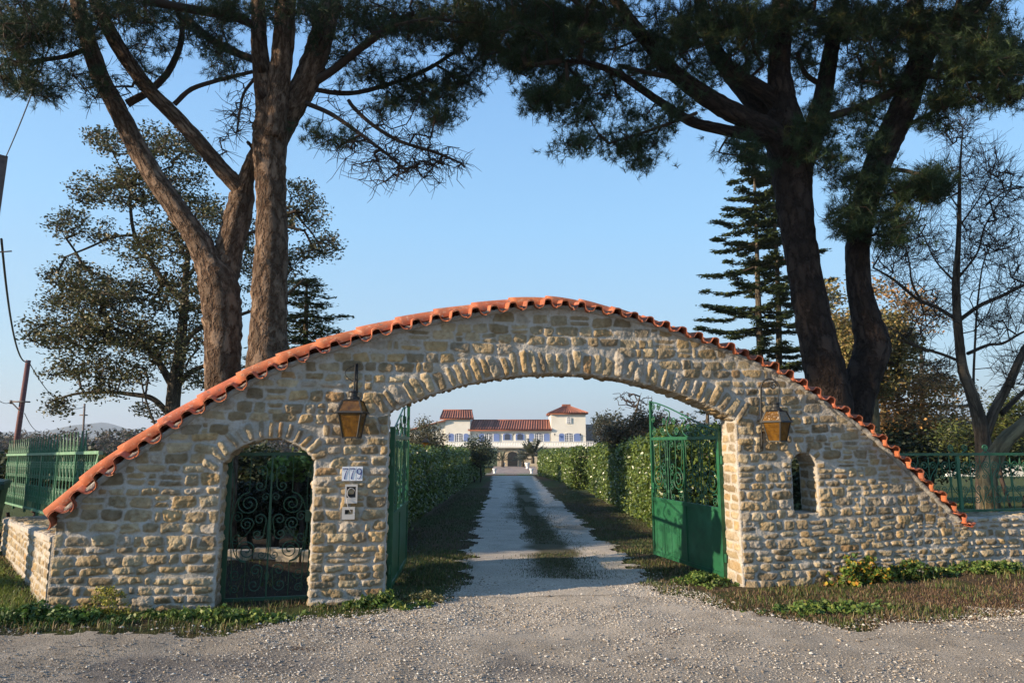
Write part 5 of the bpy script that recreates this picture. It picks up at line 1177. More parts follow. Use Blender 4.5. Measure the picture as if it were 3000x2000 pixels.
# ---- conifers with flat sprays
def conifer(label, cat, name, trunks, d, ytop, ybot, wl_, wr_, seed, step=.42, pal=None, group=None, dens=1., droop=.05, L=.20, W=.06, gap=1.):
    r = np.random.RandomState(seed); Ls = [px_limb(p, d) for p in trunks]; b = Ls[0][0][0]; g = float(gz(b[0], b[1])); root = empty(name, (b[0], b[1], g), label, cat, group)
    Ls = [(np.vstack([[P[0][0], P[0][1], g-.2], P]), np.concatenate([[rr[0]*1.1], rr])) for P, rr in Ls]
    trunk_mesh(Ls, 'trunk', M['barko'], root, k=8, seed=seed, wob=.03)
    mb = MB(); CC = []; DD = []
    zt = W2(0, ytop, d)[2]; zb = W2(0, ybot, d)[2]; s = d*1.2755/2000*1.01
    for P, rr in Ls:
        z = min(zt, P[-1][2])-.1
        while z > zb:
            f = (zt-z)/(zt-zb); c = np.array([np.interp(z, P[:, 2], P[:, k]) for k in range(3)]); nb = r.randint(5, 8); ph = r.uniform(0, 6)
            for j in range(nb):
                a = ph+j*2*PI/nb+r.normal(0, .2); wmax = (wl_ if math.cos(a) < 0 else wr_)*s*(abs(math.cos(a))+.75*abs(math.sin(a))); ln = wmax*(f**.75)*r.uniform(.6, 1.12)+.35
                t = np.linspace(0, 1, 7)[:, None]; dv = np.array((math.cos(a), math.sin(a), 0)); tip = c+dv*ln+np.array((0, 0, ln*r.uniform(-.02, .14)-droop*ln))
                Q = c*(1-t)+tip*t+np.array((0, 0, 1.))*(-.16*ln*np.sin(PI*t*.9))*.6+r.normal(0, .02, (7, 3)); mb.tube(Q, np.linspace(.035*min(1, ln/2)+.008, .006, 7), 4)
                m = max(4, int(ln/.10*dens)); tt = r.uniform(.22, 1.02, m); q = np.stack([np.interp(tt, t[:, 0], Q[:, k]) for k in range(3)], -1); sd = np.array((-dv[1], dv[0], 0))
                q = q+sd*(r.uniform(-1, 1, (m, 1))*.30*np.minimum(1, ln/1.5)*np.sin(PI*np.clip(tt, .15, .92))[:, None]); CC.append(q); DD.append(np.repeat(dv[None], m, 0))
            z -= step*r.uniform(.7, 1.35)*gap
    part(mb.build('branches', M['twig']), root)
    C = np.vstack(CC); D = np.vstack(DD); n = 12; N_ = len(C)*n
    P = (C[:, None]+r.normal(0, 1, (len(C), n, 3))*np.array((.12, .12, .032))).reshape(-1, 3); dd = np.repeat(D, n, 0)*.7+r.normal(0, .55, (N_, 3))*np.array((1, 1, .28)); dd /= np.linalg.norm(dd, axis=1)[:, None]
    w_ = np.cross(dd, np.array((0, 0, 1.))+r.normal(0, .4, (N_, 3))); w_ /= np.linalg.norm(w_, axis=1)[:, None]; l = L*r.uniform(.6, 1.2, (N_, 1)); ww = W/2
    V = np.stack([P-dd*l/2, P+w_*ww, P+dd*l/2, P-w_*ww], 1).reshape(-1, 3); col = (pal or CEDP)(r, len(C), n).reshape(-1, 3)
    part(mesh('foliage', V, (np.arange(N_)*4)[:, None]+np.array([[0, 1, 2, 3]]), M['leaf'], col=np.repeat(col, 4, 0), smooth=False), root)
    return root
CEDP = palette([(.035,.058,.02), (.06,.085,.026), (.10,.12,.035)], [4, 4, 2])
conifer('tall layered cedar with two thin trunks between the arch and the right pine', 'cedar', 'cedar_tree', [[(1748,900,16),(1742,700,14),(1738,560,10),(1734,440,7),(1732,330,3)], [(1790,900,16),(1788,700,13),(1782,560,9),(1776,450,6),(1770,360,3)]], 30, 330, 880, 158, 120, 301, step=.80, gap=1.0, dens=1.9, L=.25, W=.075)
conifer('small dark conifer whose right side shows just right of the left pine trunks', 'conifer', 'conifer_tree', [[(700,900,16),(702,760,12),(705,640,5)]], 20, 625, 880, 115, 118, 302, step=.26, dens=1.5, L=.16, W=.05)
conifer('dark layered cedar standing far behind the bare tree at right', 'cedar', 'cedar_tree', [[(2120,1080,16),(2118,960,14),(2116,800,6)]], 36, 800, 1060, 170, 150, 303, step=.8, pal=palette([(.02,.035,.015), (.035,.05,.02)], [1, 1]), dens=.8, L=.24, W=.06)
conifer('dark cedar showing low between the right pine and the open gate', 'cedar', 'cedar_tree', [[(1625,1080,14),(1625,1000,12),(1625,940,6)]], 34, 940, 1070, 120, 120, 304, step=.7, dens=.7, pal=palette([(.02,.035,.015), (.035,.05,.02)], [1, 1]), L=.24, W=.06)
# ---- right side: rounded golden evergreen, brown-leaved oak, bare trees
GOLD = palette([(.26,.19,.06), (.17,.155,.045), (.32,.22,.09), (.08,.085,.03)], [4, 3, 2, 2])
leafy('golden_tree', 'rounded golden brown tree seen between and right of the dark pine stems', 'tree', 25, [[(2010,1080,26),(2008,960,22),(2005,860,14)], [(1930,1080,16),(1928,960,14),(1925,860,10)]],
 [(2020,770,75,55,25,2,150),(2060,790,50,60,25,1.8,80),(1940,770,60,70,25,2,110),(1930,870,60,60,25,2,70),(2000,860,90,50,25,2,90),(1900,680,50,40,25.5,1.2,26)], 211, GOLD, L=.15, W=.08, per=44, rad=.5, bark='barkg')
BRN = palette([(.46,.25,.08), (.36,.19,.07), (.28,.20,.07), (.13,.12,.045)], [3, 3, 2.5, 1])
leafy('brown_leaved_oak', 'sparse oak still holding orange brown dead leaves behind the bare tree', 'tree', 29, [[(2040,1080,16),(2032,980,14),(2030,900,11),(2050,830,8),(2075,760,6),(2080,700,4)], [(2032,920,8),(2010,850,7),(1990,780,5)]],
 [(2080,690,80,40,29,2,34),(1990,650,60,40,29,2,16),(2130,720,70,50,29,2,20),(2090,880,110,50,27,2,110),(2130,970,110,50,27,2,130),(1990,900,60,60,27,2,60),(2060,960,80,50,28,2,50),(2180,900,70,50,28,2,26)], 212, BRN, L=.16, W=.09, per=24, rad=.55, bark='barkg', r0=.010, k=.40, twigm='twigl')
leafy('bare_tree', 'tall leafless tree with a forked pale trunk rising behind the right fence', 'bare tree', 15,
 [[(2262,1140,34.9),(2260,1080,33.5),(2258,1020,32.0),(2248,960,29.2),(2232,905,25.1),(2212,850,21.6),(2204,790,19.6),(2198,720,18.1),(2196,650,16.7),(2200,580,11.8),(2203,510,10.1),(2204,440,7.8),(2206,370,5.0),(2212,290,2.8)],
  [(2262,1000,23.7),(2285,940,20.9),(2318,880,18.1),(2345,820,16.7),(2380,760,13.9),(2430,690,9.8)], [(2300,950,12.6),(2340,910,11.1),(2390,870,9.8),(2440,840,7.0)],
  [(2200,735,9.1),(2150,705,8.3),(2115,692,7.6),(2080,665,7.0),(2050,640,5.6),(2005,614,4.2)], [(2115,690,5.6),(2095,650,4.8),(2088,600,3.4),(2075,560,2.2),(2040,540,1.7)], [(2204,735,9.8),(2250,702,9.1),(2300,680,8.3),(2352,655,7.0),(2400,640,4.8)],
  [(2206,830,7.6),(2160,812,7.0),(2109,797,6.3),(2060,778,4.2)], [(2222,812,8.3),(2270,792,7.0),(2304,788,6.3),(2345,765,4.8),(2400,740,3.5)], [(2200,640,6.3),(2245,580,4.5),(2262,520,3.9),(2300,460,2.8),(2340,420,1.7)], [(2203,520,4.5),(2240,470,3.4),(2270,420,2.2),(2290,360,1.7)],
  [(2196,650,5.6),(2150,600,3.4),(2120,540,2.8),(2090,500,1.7)], [(2203,480,3.4),(2170,430,2.8),(2150,380,1.7)], [(2240,960,6.3),(2236,880,5.6),(2240,780,4.8),(2246,690,4.2),(2260,600,2.8),(2290,540,1.7)]],
 [(2200,300,50,40,15,1,26),(2160,420,60,60,15,1.2,34),(2260,400,70,80,15,1.4,48),(2320,460,50,80,15,1.4,34),(2120,560,70,70,15,1.4,40),(2060,620,60,50,15,1.2,26),(2280,560,80,70,15,1.5,50),(2330,650,60,70,15,1.4,36),(2130,700,70,60,15,1.4,34),(2090,770,60,40,15,1.2,18),
  (2290,740,70,50,15,1.3,34),(2330,850,60,50,15,1.2,26),(2160,850,50,50,15,1,14),(2210,620,40,80,15,1,24),(2240,500,50,60,15,1,24),(2100,480,50,50,15,1,18),(2030,560,50,40,15,1,10)], 213, None, per=0, bark='barkb', r0=.0052, k=.42, step=.3, wander=.012, mult=2.0, sag=.07, tw=5200)
leafy('leaning_tree', 'yellowish lichen covered trunk leaning out of the photo at the right edge', 'tree', 14, [[(2268,1090,36),(2285,1050,36),(2310,1010,34),(2340,985,32),(2380,950,28),(2430,900,20),(2460,840,12)]],
 [(2450,800,60,80,14,1.2,40)], 214, None, per=0, bark='barkg', r0=.006, step=.3, tw=60)
DKS = palette([(.022,.035,.015), (.04,.055,.02), (.07,.08,.025)], [4, 4, 1.5])
def shrub(label, cat, name, d, bl, seed, pal, L=.12, W=.06, per=36, rad=.4, group=None, cloud=.0):
    cx, cy, rx, ry = bl[0][:4]; b = W2(cx, cy+ry, d); g = float(gz(b[0], d)); r = np.random.RandomState(seed); root = empty(name, (b[0], d, g), label, cat, group)
    T = blobs(bl, r); T[:, 2] = np.maximum(T[:, 2], gz(T[:, 0], T[:, 1])+.15); mb = MB()
    st_ = [(np.array([(b[0]+q, d, g-.1), (b[0]+q*1.6, d, g+.4)]), np.array([.05, .04])) for q in (-.2, .15)]
    for P, rr in st_+grow(st_, T, r, step=.4, r0=.008, sag=.1): mb.tube(P, rr, 4)
    part(mb.build('stems', M['twig']), root)
    V, F, c = leafcloud(T, per, rad, L, W, r, .1, .1, pal); part(mesh('foliage', V, F, M['leaf'], col=c, smooth=False), root); return root
shrub('dense dark evergreen shrubs at the far edge of the lawn behind the right fence', 'shrub', 'evergreen_shrub', 26, [(2120,1050,80,40,26,1.5,90),(2230,1035,80,45,26,1.5,90),(2330,1020,60,60,26,1.5,80),(2050,1040,60,60,26,1.5,70)], 401, DKS, .2, .1, 40, .7)
shrub('yellow green conifer like bush right behind the fork of the bare tree', 'shrub', 'green_bush', 22, [(2320,950,50,45,22,1,60),(2200,1000,60,35,22,1,40),(2310,1010,50,40,22,1,50)], 402, palette([(.07,.09,.02), (.11,.12,.025), (.04,.05,.02)], [3, 2, 3]), .14, .05, 40, .5)
shrub('dark mass of shrubs behind the slot window and right gate pillar', 'shrub', 'evergreen_shrub', 20, [(1840,1080,90,70,20,1.5,120),(1720,1080,60,70,20,1.5,60),(1960,1070,60,70,20,1.5,70)], 403, DKS, .16, .09, 40, .6)
# ---- shrubs over the hedges
BRS = palette([(.13,.09,.05), (.09,.075,.035), (.06,.06,.028)], [3, 3, 2])
shrub('brownish bushy shrub rising over the right hedge beside the open gate leaf', 'shrub', 'brown_shrub', 24, [(1455,1000,55,42,24,1.5,110),(1410,1000,35,30,24,1.2,40),(1500,985,40,50,24,1.4,70)], 411, BRS, .10, .05, 40, .36)
shrub('leggy shrub with bare sprigs above the middle of the right hedge', 'shrub', 'leggy_shrub', 40, [(1385,985,28,36,40,1.5,60),(1392,965,14,16,40,.8,14)], 412, palette([(.08,.08,.05), (.05,.055,.03)], [1, 1]), .12, .06, 26, .4)
shrub('olive grey bush above the left hedge in front of the white house wing', 'shrub', 'olive_bush', 27, [(985,1010,42,34,27,1.4,90),(945,1010,30,40,27,1.2,50),(975,975,16,16,27,.7,10)], 413, palette([(.10,.10,.06), (.07,.075,.04), (.13,.11,.06)], [3, 3, 2]), .10, .045, 34, .34)
shrub('round dark clipped bush at the far end of the left hedge', 'shrub', 'round_bush', 50, [(1098,1040,38,36,50,1.5,120)], 414, palette([(.03,.045,.02), (.06,.075,.03)], [3, 2]), .16, .09, 40, .55)
shrub('laurel bush lit by the sun behind the small arched gate', 'laurel', 'laurel_bush', 11.2, [(665,1075,58,26,11.2,.4,40),(700,1060,30,20,11.2,.4,16)], 415, palette([(.08,.14,.025), (.12,.19,.04), (.18,.24,.06)], [3, 3, 1]), .11, .05, 22, .14)
# ---- laurel hedges
def hedge(label, pts, seed, pal, n_near, zb=-.1):
    """pts: (x of the drive side, y, width away from the drive (signed), height)"""
    r = np.random.RandomState(seed); P = np.array(pts, float); root = empty('laurel_hedge', (P[0, 0]+P[0, 2]/2, P[0, 1], float(gz(P[0, 0], P[0, 1]))), label, 'hedge', 'laurel hedges along the drive')
    yy = np.concatenate([np.arange(P[0, 1], P[-1, 1], .5), [P[-1, 1]]]); g = np.array([[np.interp(y, P[:, 1], P[:, k]) for k in (0, 2, 3)] for y in yy]); base = gz(g[:, 0], yy)
    # inner mass
    sec = []
    for i, y in enumerate(yy):
        x, w_, h = g[i]; e = .9 if 0 < i < len(yy)-1 else .6; sgn = np.sign(w_)
        cs = [(x+sgn*.28, 0), (x+sgn*.22, h*.5), (x+sgn*.34, h*.84), (x+w_*.5, h*.93), (x+w_-sgn*.3, h*.84), (x+w_-sgn*.2, 0)]
        sec.append([(cx+r.normal(0, .05), y, base[i]-.1+cz*e+r.normal(0, .04)) for cx, cz in cs])
    V = np.array(sec); nn = V.shape[1]; idx = np.arange(V.shape[0]*nn).reshape(-1, nn); F = [np.stack([idx[:-1, :-1], idx[1:, :-1], idx[1:, 1:], idx[:-1, 1:]], -1).reshape(-1, 4), np.array([idx[0], idx[-1][::-1]])]
    part(mesh('inner_twigs', V.reshape(-1, 3), F, M['hedgecore']), root)
    # leaves on the surface, fewer and larger with distance
    L0 = np.linspace(0, 1, 4000); ys = P[0, 1]+(P[-1, 1]-P[0, 1])*L0; wt = 1/ys**1.35; cdf = np.cumsum(wt)/wt.sum()
    y = np.interp(r.rand(n_near), cdf, ys); ends = r.rand(n_near) < .05; y[ends] = P[0, 1]+r.uniform(-.15, .1, ends.sum())
    x = np.interp(y, P[:, 1], P[:, 0]); w_ = np.interp(y, P[:, 1], P[:, 2]); h = np.interp(y, P[:, 1], P[:, 3])*(1+.07*(wnoise(y*1.0, x*0+seed, 1.1)-.5)+.05*(wnoise(y, x*0+3*seed, 3.1, 1)-.5)); sgn = np.sign(w_)
    u = r.rand(n_near); side = u < .55; t = r.rand(n_near); topx = r.rand(n_near)
    bulge = (wnoise(y, t*h, .8, 2)-.5)*.20+(wnoise(y, t*h+9, .3, 1)-.5)*.14
    px_ = np.where(side, x+sgn*(.10+.10*(1-t)*0+bulge+.22*ss(.78, 1, t)), x+w_*topx); pz = np.where(side, t*h*.97, h*(1-.10*np.abs(2*topx-1)**3)+(wnoise(px_, y, .7)-.5)*.22)
    px_ = np.where(ends, x+w_*topx, px_); pz = np.where(ends, t*h*.97, pz)
    nr = np.where(side[:, None], np.array([-1., 0, .25])*np.stack([sgn, sgn*0+1, sgn*0+1], -1), np.array([[0, 0, 1.]])); nr = np.where(ends[:, None], np.array([[0, -1, .2]]), nr)
    C = np.stack([px_, y, gz(x, y)+pz+.02], -1)+nr*r.normal(.02, .07, (n_near, 1))+r.normal(0, .04, (n_near, 3)); sz = .088*np.clip((y/14)**.62, 1, 3.2)
    nv = nr+r.normal(0, .75, (n_near, 3)); nv /= np.linalg.norm(nv, axis=1)[:, None]; d = r.normal(0, 1, (n_near, 3))+np.array((0, 0, .5)); d -= nv*np.sum(d*nv, 1)[:, None]; d /= np.linalg.norm(d, axis=1)[:, None]; wv = np.cross(nv, d)
    l = (sz*r.uniform(.7, 1.2, n_near))[:, None]; ww = l*.23
    V = np.stack([C-d*l/2, C+wv*ww+d*l*.05, C+d*l/2, C-wv*ww+d*l*.05], 1).reshape(-1, 3); col = pal(r, n_near, 1).reshape(-1, 3)
    part(mesh('leaves', V, (np.arange(n_near)*4)[:, None]+np.array([[0, 1, 2, 3]]), M['laurel'], col=np.repeat(col, 4, 0), smooth=False), root); return root
M['hedgecore'] = mat('hedge_inner', (.022,.03,.012), .95, spec=.1, noise=(6, (.04,.035,.02), .45, .7), bump=(9, 1, .15))
LAU = palette([(.085,.13,.022), (.13,.185,.032), (.19,.24,.05), (.055,.09,.02)], [4, 4, 2, 2.5], clump=.15)
hedge('long laurel hedge in shade on the left side of the drive', [(-2.2,12.3,-1.6,1.65),(-2.45,18,-1.7,1.68),(-2.65,30,-1.8,1.95),(-2.9,50,-1.8,2.2),(-2.9,72,-1.8,2.35)], 501, LAU, 66000)
hedge('near glossy laurel hedge in the sun behind the open right gate leaf', [(3.05,13.2,1.7,1.85),(3.2,16,1.8,1.95),(3.45,24,1.8,1.98),(3.7,33,1.8,2.15)], 502, LAU, 100000)
hedge('farther sunlit stretch of laurel hedge running to the palm before the house', [(3.1,37,2.0,2.0),(3.7,48,2.0,2.15),(3.2,62,2.0,2.4),(2.7,72,1.6,2.5)], 503, LAU, 42000)
# ---- shrubs behind fence and gate; unseen pines added at left to cast shade
shrub('dark evergreen shrubs filling the ground behind the left green fence', 'shrub', 'evergreen_shrub', 14, [(60,1085,110,34,14,1.2,150),(190,1085,90,34,13,1.0,120),(-80,1085,120,36,14,1.2,90)], 421, DKS, .12, .07, 36, .3)
shrub('dark evergreen bush in deep shade behind the small arched gate', 'shrub', 'evergreen_shrub', 15, [(560,1075,70,45,15,1,130),(640,1090,60,40,16,1,90)], 422, DKS, .12, .07, 40, .35)
shrub('low bush added behind the small gate with shade painted into its near black leaves', 'shrub', 'evergreen_shrub', 11.6, [(610,1160,70,55,11.6,.5,150),(690,1150,60,50,11.6,.5,120),(560,1170,40,55,11.8,.4,60)], 423, palette([(.012,.02,.009), (.02,.03,.012)], [1, 1]), .09, .05, 40, .2)  # near black leaf colour stands in for the deep shade behind the ironwork
def shadepine(c, z0, z1, rx, ry, n, seed, label):  # unseen pine, added only for the shade it throws
    r = np.random.RandomState(seed); g = float(gz(*c)); root = empty('pine_tree', (*c, g), label, 'pine tree'); Ls = [smoothpath([(c[0], c[1], g-.2), (c[0]+.1, c[1], g+2), (c[0]-.1, c[1]+.1, z0+.3)], [.3, .25, .18], 6)]
    trunk_mesh(Ls, 'trunk', M['barkp'], root, seed=seed)
    u = r.normal(0, 1, (n, 3)); u /= np.linalg.norm(u, axis=1)[:, None]; u *= r.rand(n, 1)**.4; T = u*np.array((rx, ry, (z1-z0)/2))+np.array((c[0], c[1], (z0+z1)/2)); mb = MB()
    for P, rr in grow(Ls, T, r, step=.4, r0=.007): mb.tube(P, rr, 4)
    part(mb.build('branches', M['twig']), root); V, F, q, _ = needle_tufts(T, r, per=8, spread=.24, n=24, L=.14, w=.009); part(mesh('needles', V, F, M['needle'], col=q, smooth=False), root)
shadepine((-13.5, 5.1), 8.0, 13.5, 2.2, 1.25, 700, 701, 'unseen umbrella pine added beyond the left edge to shade the right pine trunks')
shadepine((-10.2, 8.9), 2.0, 3.7, 1.3, .8, 700, 702, 'unseen low pine added beyond the left edge to shade the small gate garden')
# ---- thin bare saplings, left wood
leafy('bare_sapling', 'thin leafless sapling leaning under the evergreen tree above the tile ridge', 'sapling', 16, [[(372,1010,5),(350,960,5),(330,900,4),(322,850,3)]], [(335,880,30,50,16,.6,14),(360,960,20,30,16,.5,6)], 601, None, per=0, r0=.006, step=.25)
r = np.random.RandomState(9); n = 9000; x = r.uniform(-170, -20, n); y = r.uniform(100, 135, n); hh = 3.0+2.6*wnoise(x, y*0+5, 9)+1.6*wnoise(x, y*0+2, 3, 1); C = np.stack([x, y, gz(x, y)+r.rand(n)*hh], -1)
V, F, c = leafcloud(C, 9, .9, .7, .28, r, .2, .2, palette([(.085,.065,.05), (.06,.055,.035), (.035,.05,.022), (.11,.08,.055)], [4, 3, 2, 1.5], .3, .35)); tag(mesh('woodland', V, F, M['leaf'], col=c, smooth=False), 'brown and green winter woodland beyond the left fence', 'woodland', kind='stuff')
r = np.random.RandomState(10); n = 7000; x = r.uniform(12, 150, n); y = r.uniform(85, 110, n); hh = 3.5+3.5*wnoise(x, y*0+5, 9)+2*wnoise(x, y*0+2, 3, 1); C = np.stack([x, y, gz(x, y)+r.rand(n)*hh], -1)
V, F, c = leafcloud(C, 9, .9, .6, .26, r, .2, .2, palette([(.05,.05,.025), (.03,.04,.018), (.08,.06,.035)], [4, 4, 2], .3, .35)); tag(mesh('woodland', V, F, M['leaf'], col=c, smooth=False), 'dark tree belt far beyond the lawn at right', 'woodland', kind='stuff')
# far bare tree over the right hedge
leafy('bare_tree', 'distant leafless tree with fine branches above the right hedge under the arch', 'bare tree', 60, [[(1450,1020,8),(1452,980,7),(1462,940,5),(1470,910,3)]], [(1440,915,40,22,60,3,50),(1470,930,40,30,60,3,50)], 215, None, per=0, r0=.02, step=.8, k=.45)
# pale border stones in the shaded garden behind the small gate
mb = MB(); r = np.random.RandomState(12)
for i in range(7): mb.box((-4.3+i*.36+r.normal(0, .02), 10.2+r.normal(0, .05), .10+r.normal(0, .01)), (.33, .16, .2), r.normal(0, .1))
tag(mb.build('stone_edging', M['farstone'], smooth=False), 'row of rough pale border stones seen low through the small gate', 'edging')
# ================================================================ house
HD = 95.
def hp(cx, cy, d=HD):                  # crop position -> world point
    return at(1150+cx/3.618, 1150+cy/3.618, d)
gbase = -1.25
house = empty('white_house', (hp(1300, 0)[0], HD, -1.7), 'long white house with red roofs, tower and blue shutters at the drive end', 'house')
def hbox(name, x0, x1, y0, y1, d0, d1, m, par=house, col=None):
    mb = MB(); a = hp(x0, y1, d0); b = hp(x1, y0, d0); mb.box(((a[0]+b[0])/2, (d0+d1)/2, (a[2]+b[2])/2), (b[0]-a[0], d1-d0, b[2]-a[2]), col=col); return part(mb.build(name, m, smooth=False), par)
DU = 98.                                # upper walls stand back behind the terrace
hbox('lower_wall', 1110, 2140, 585, 880, HD+.3, DU+6, M['farstone'])
# recessed doorway: darker box frame
hbox('terrace_slab', 590, 2170, 566, 584, HD-.4, DU+.2, M['render'])
hbox('main_wall', 820, 1690, 385, 566, DU, DU+9, M['render']); hbox('tower_wall', 1683, 2045, 210, 566, DU-.3, DU+6, M['render']); hbox('wing_wall', 555, 822, 262, 566, DU-.5, DU+8, M['render'])
mb = MB(); P_ = [hp(150, 392, DU-.3), hp(560, 282, DU-.3), hp(560, 600, DU-.3), hp(150, 600, DU-.3)]; mb.hull([p+(0, 8, 0) for p in P_], P_); part(mb.build('low_wing_wall', M['render'], smooth=False), house)
hbox('side_annex', 2045, 2160, 335, 600, DU+2, DU+8, M['pave'])
def tiled(name, quad, par=house, waves=None, amp=.09):
    """quad: eave-left, eave-right, ridge-right, ridge-left"""
    q = [np.array(p, float) for p in quad]; Lw = np.linalg.norm(q[1]-q[0]); n = int(Lw/.06); m = 5; u = np.linspace(0, 1, n)[:, None, None]; v = np.linspace(0, 1, m)[None, :, None]
    P = (q[0]*(1-u)+q[1]*u)*(1-v)+(q[3]*(1-u)+q[2]*u)*v; nrm = np.cross(q[1]-q[0], q[3]-q[0]); nrm /= np.linalg.norm(nrm); nrm = nrm if nrm[2] > 0 else -nrm
    w_ = np.cos(u*Lw/.36*2*PI)*amp; P = P+nrm*w_
    idx = np.arange(n*m).reshape(n, m); mb = MB(); r = np.random.RandomState(int(Lw*10)); t = np.repeat(r.uniform(.7, 1.25, n//6+1), 6)[:n]
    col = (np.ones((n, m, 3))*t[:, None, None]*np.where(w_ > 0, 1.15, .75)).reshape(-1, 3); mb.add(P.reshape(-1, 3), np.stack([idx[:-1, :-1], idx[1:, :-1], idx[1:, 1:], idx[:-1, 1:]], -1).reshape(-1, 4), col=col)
    b = [p-nrm*.22 for p in q]; t_ = [p-nrm*.08 for p in q]; mb.hull(b, t_, col=(.8, .7, .6)); return part(mb.build(name, M['roof']), par)
def slope(name, x0, x1, ye, yr, d0, depth, x0r=None, x1r=None):
    a, b = hp(x0, ye, d0), hp(x1, ye, d0); c, e = hp(x1r or x1, yr, d0+depth), hp(x0r or x0, yr, d0+depth)
    rf = tiled(name, (a, b, c, e)); mb = MB(); mb.tube([e, c], .14, 6, col=(.9, .8, .8), caps=True); part(mb.build('ridge', M['roof']), rf)
    mb = MB(); back = [c, e, e+(0, depth, a[2]-e[2]), c+(0, depth, a[2]-e[2])]; mb.hull([p-(0, 0, .15) for p in back], back, col=(.8, .8, .8)); part(mb.build('rear_slope', M['roof'], smooth=False), rf); return rf
slope('main_roof', 798, 1690, 388, 292, DU-.6, 4.5, 850, 1684)
slope('wing_roof', 500, 862, 268, 186, DU-.9, 4.0, 535, 845)
# gable side strip of the wing
a, b, c, e = hp(1655, 212, DU-.8), hp(2075, 212, DU-.8), hp(2075, 212, DU-.8)+(0, 7, 0), hp(1655, 212, DU-.8)+(0, 7, 0); ap = (a+b)/2+(0, 3.5, 0); ap[2] = hp(1855, 132, DU+2.7)[2]
for i, (p, q) in enumerate(((a, b), (b, c), (c, e), (e, a))): 
    w_ = (q-p)*.03; rf = tiled('tower_roof', (p, q, ap+w_*.3, ap-w_*.3))
hbox('roof_cap', 1800, 1888, 122, 140, DU+2, DU+3.2, M['roof'], col=(.9, .9, .9)); hbox('roof_cap_post', 1825, 1865, 138, 152, DU+2.2, DU+3, M['render'])
mb = MB(); P0, P1 = hp(148, 398, DU-.9), hp(566, 284, DU-.9); s_ = np.array((0, 4., .0)); mb.hull([P0-(0, 0, .18), P1-(0, 0, .18), P1-(0, 0, .18)+s_*2, P0-(0, 0, .18)+s_*2], [P0, P1, P1+s_*2, P0+s_*2], col=(.8, .75, .75)); part(mb.build('low_roof', M['roof'], smooth=False), house)
def arched(x0, x1, y0, y1, d, n=8, rise=.25):
    a = hp(x0, y1, d); b = hp(x1, y0, d); w_ = b[0]-a[0]; h = b[2]-a[2]; r = h*rise
    return [(a[0], a[2]), (b[0], a[2])]+[(a[0]+w_*(.5+.5*math.cos(t)), b[2]-r+r*math.sin(t)) for t in np.linspace(0, PI, n)]
def prism(name, poly, d0, d1, m, par):
    mb = MB(); mb.hull([np.array((x, d0, z)) for x, z in poly], [np.array((x, d1, z)) for x, z in poly]); return part(mb.build(name, m, smooth=False), par)
def window(x0, x1, y0, y1, d, sh=(), nx=4, nz=4):
    fr = prism('window', arched(x0-3, x1+3, y0-3, y1, d), d-.06, d+.05, M['frame'], house)
    w_ = prism('pane', arched(x0, x1, y0, y1-2, d), d-.09, d-.061, M['glass'], fr); mb = MB(); a = hp(x0, y1, d); b = hp(x1, y0, d)
    for i in range(0, nx+1): mb.box((a[0]+(b[0]-a[0])*i/nx, d-.11, (a[2]+b[2])/2-.03), (.12 if i in (0, nx//2, nx) else .05, .035, (b[2]-a[2])*.93))
    for i in range(1, nz): mb.box(((a[0]+b[0])/2, d-.115, a[2]+(b[2]-a[2])*i/nz), (b[0]-a[0], .03, .05))
    part(mb.build('glazing_bars', M['frame'], smooth=False), fr)
    for s0, s1 in sh:
        p = arched(s0, s1, y0+2, y1, d, rise=.16); s = prism('shutter', p, d-.14, d-.08, M['shutter'], house)
window(655, 750, 430, 520, DU-.5, [(594, 652), (753, 806)]); window(975, 1066, 430, 520, DU, [(918, 972), (1072, 1133)]); window(1503, 1598, 430, 520, DU, [(1447, 1500), (1608, 1666)]); window(1823, 1915, 428, 520, DU-.3, [(1765, 1820), (1926, 1992)])
for x0, x1 in ((1170, 1262), (1304, 1397)):
    fr = prism('window', arched(x0-4, x1+4, 426, 506, DU), DU-.07, DU+.05, M['frame'], house); prism('pane', arched(x0, x1, 430, 502, DU), DU-.1, DU-.072, M['shutter'], fr); prism('glass', arched(x0+18, x1-18, 436, 498, DU), DU-.13, DU-.102, M['glass'], fr)
window(1846, 1888, 257, 325, DU-.3, (), 3, 3)
# doorway in the stone base, with pale stone surround
fr = prism('door_surround', arched(1205, 1335, 608, 785, HD, rise=.22), HD+.1, HD+.32, M['farstone'], house); prism('doorway', arched(1220, 1322, 622, 785, HD, rise=.22), HD+.05, HD+.09, M['black'], fr)
mb = MB(); a = hp(1108, 516, HD-.2); b = hp(2165, 516, HD-.2); a2 = hp(590, 516, HD-.2); zb = hp(0, 566, HD-.2)[2]
mb.box(((a2[0]+b[0])/2, HD-.2, a[2]-.04), (b[0]-a2[0], .26, .10)); mb.box(((a2[0]+b[0])/2, HD-.2, zb+.05), (b[0]-a2[0], .26, .1)); bal = part(mb.build('balustrade', M['frame'], smooth=False), house)
mb = MB(); nb = 90; h = a[2]-zb-.19; zz = np.array([0, .08, .25, .5, .8, 1])*h+zb+.1; rr = np.array([.06, .045, .085, .07, .04, .055]); mb.tube([(a2[0]+.1, HD-.2, z) for z in zz], rr, 8); bb = part(mb.build('baluster', M['frame']), bal)
for i in range(1, nb):
    c = bb.copy(); COL.objects.link(c); c.parent = bal; c.location = (bb.location[0]+(b[0]-a2[0]-.2)*i/(nb-1), bb.location[1], bb.location[2])
for x in (840, 1285, 1720, 545, 1990):
    mb = MB(); p = hp(x, 440, DU-.8 if x != 545 else DU-.9); mb.tube([p-(0, 0, .2), p+(0, 0, .12)], [.05, .11], 6, caps=True); mb.tube([p-(0, 0, .05), p+(0, .4, -.05)], .03, 4); part(mb.build('wall_lamp', M['iron']), house)
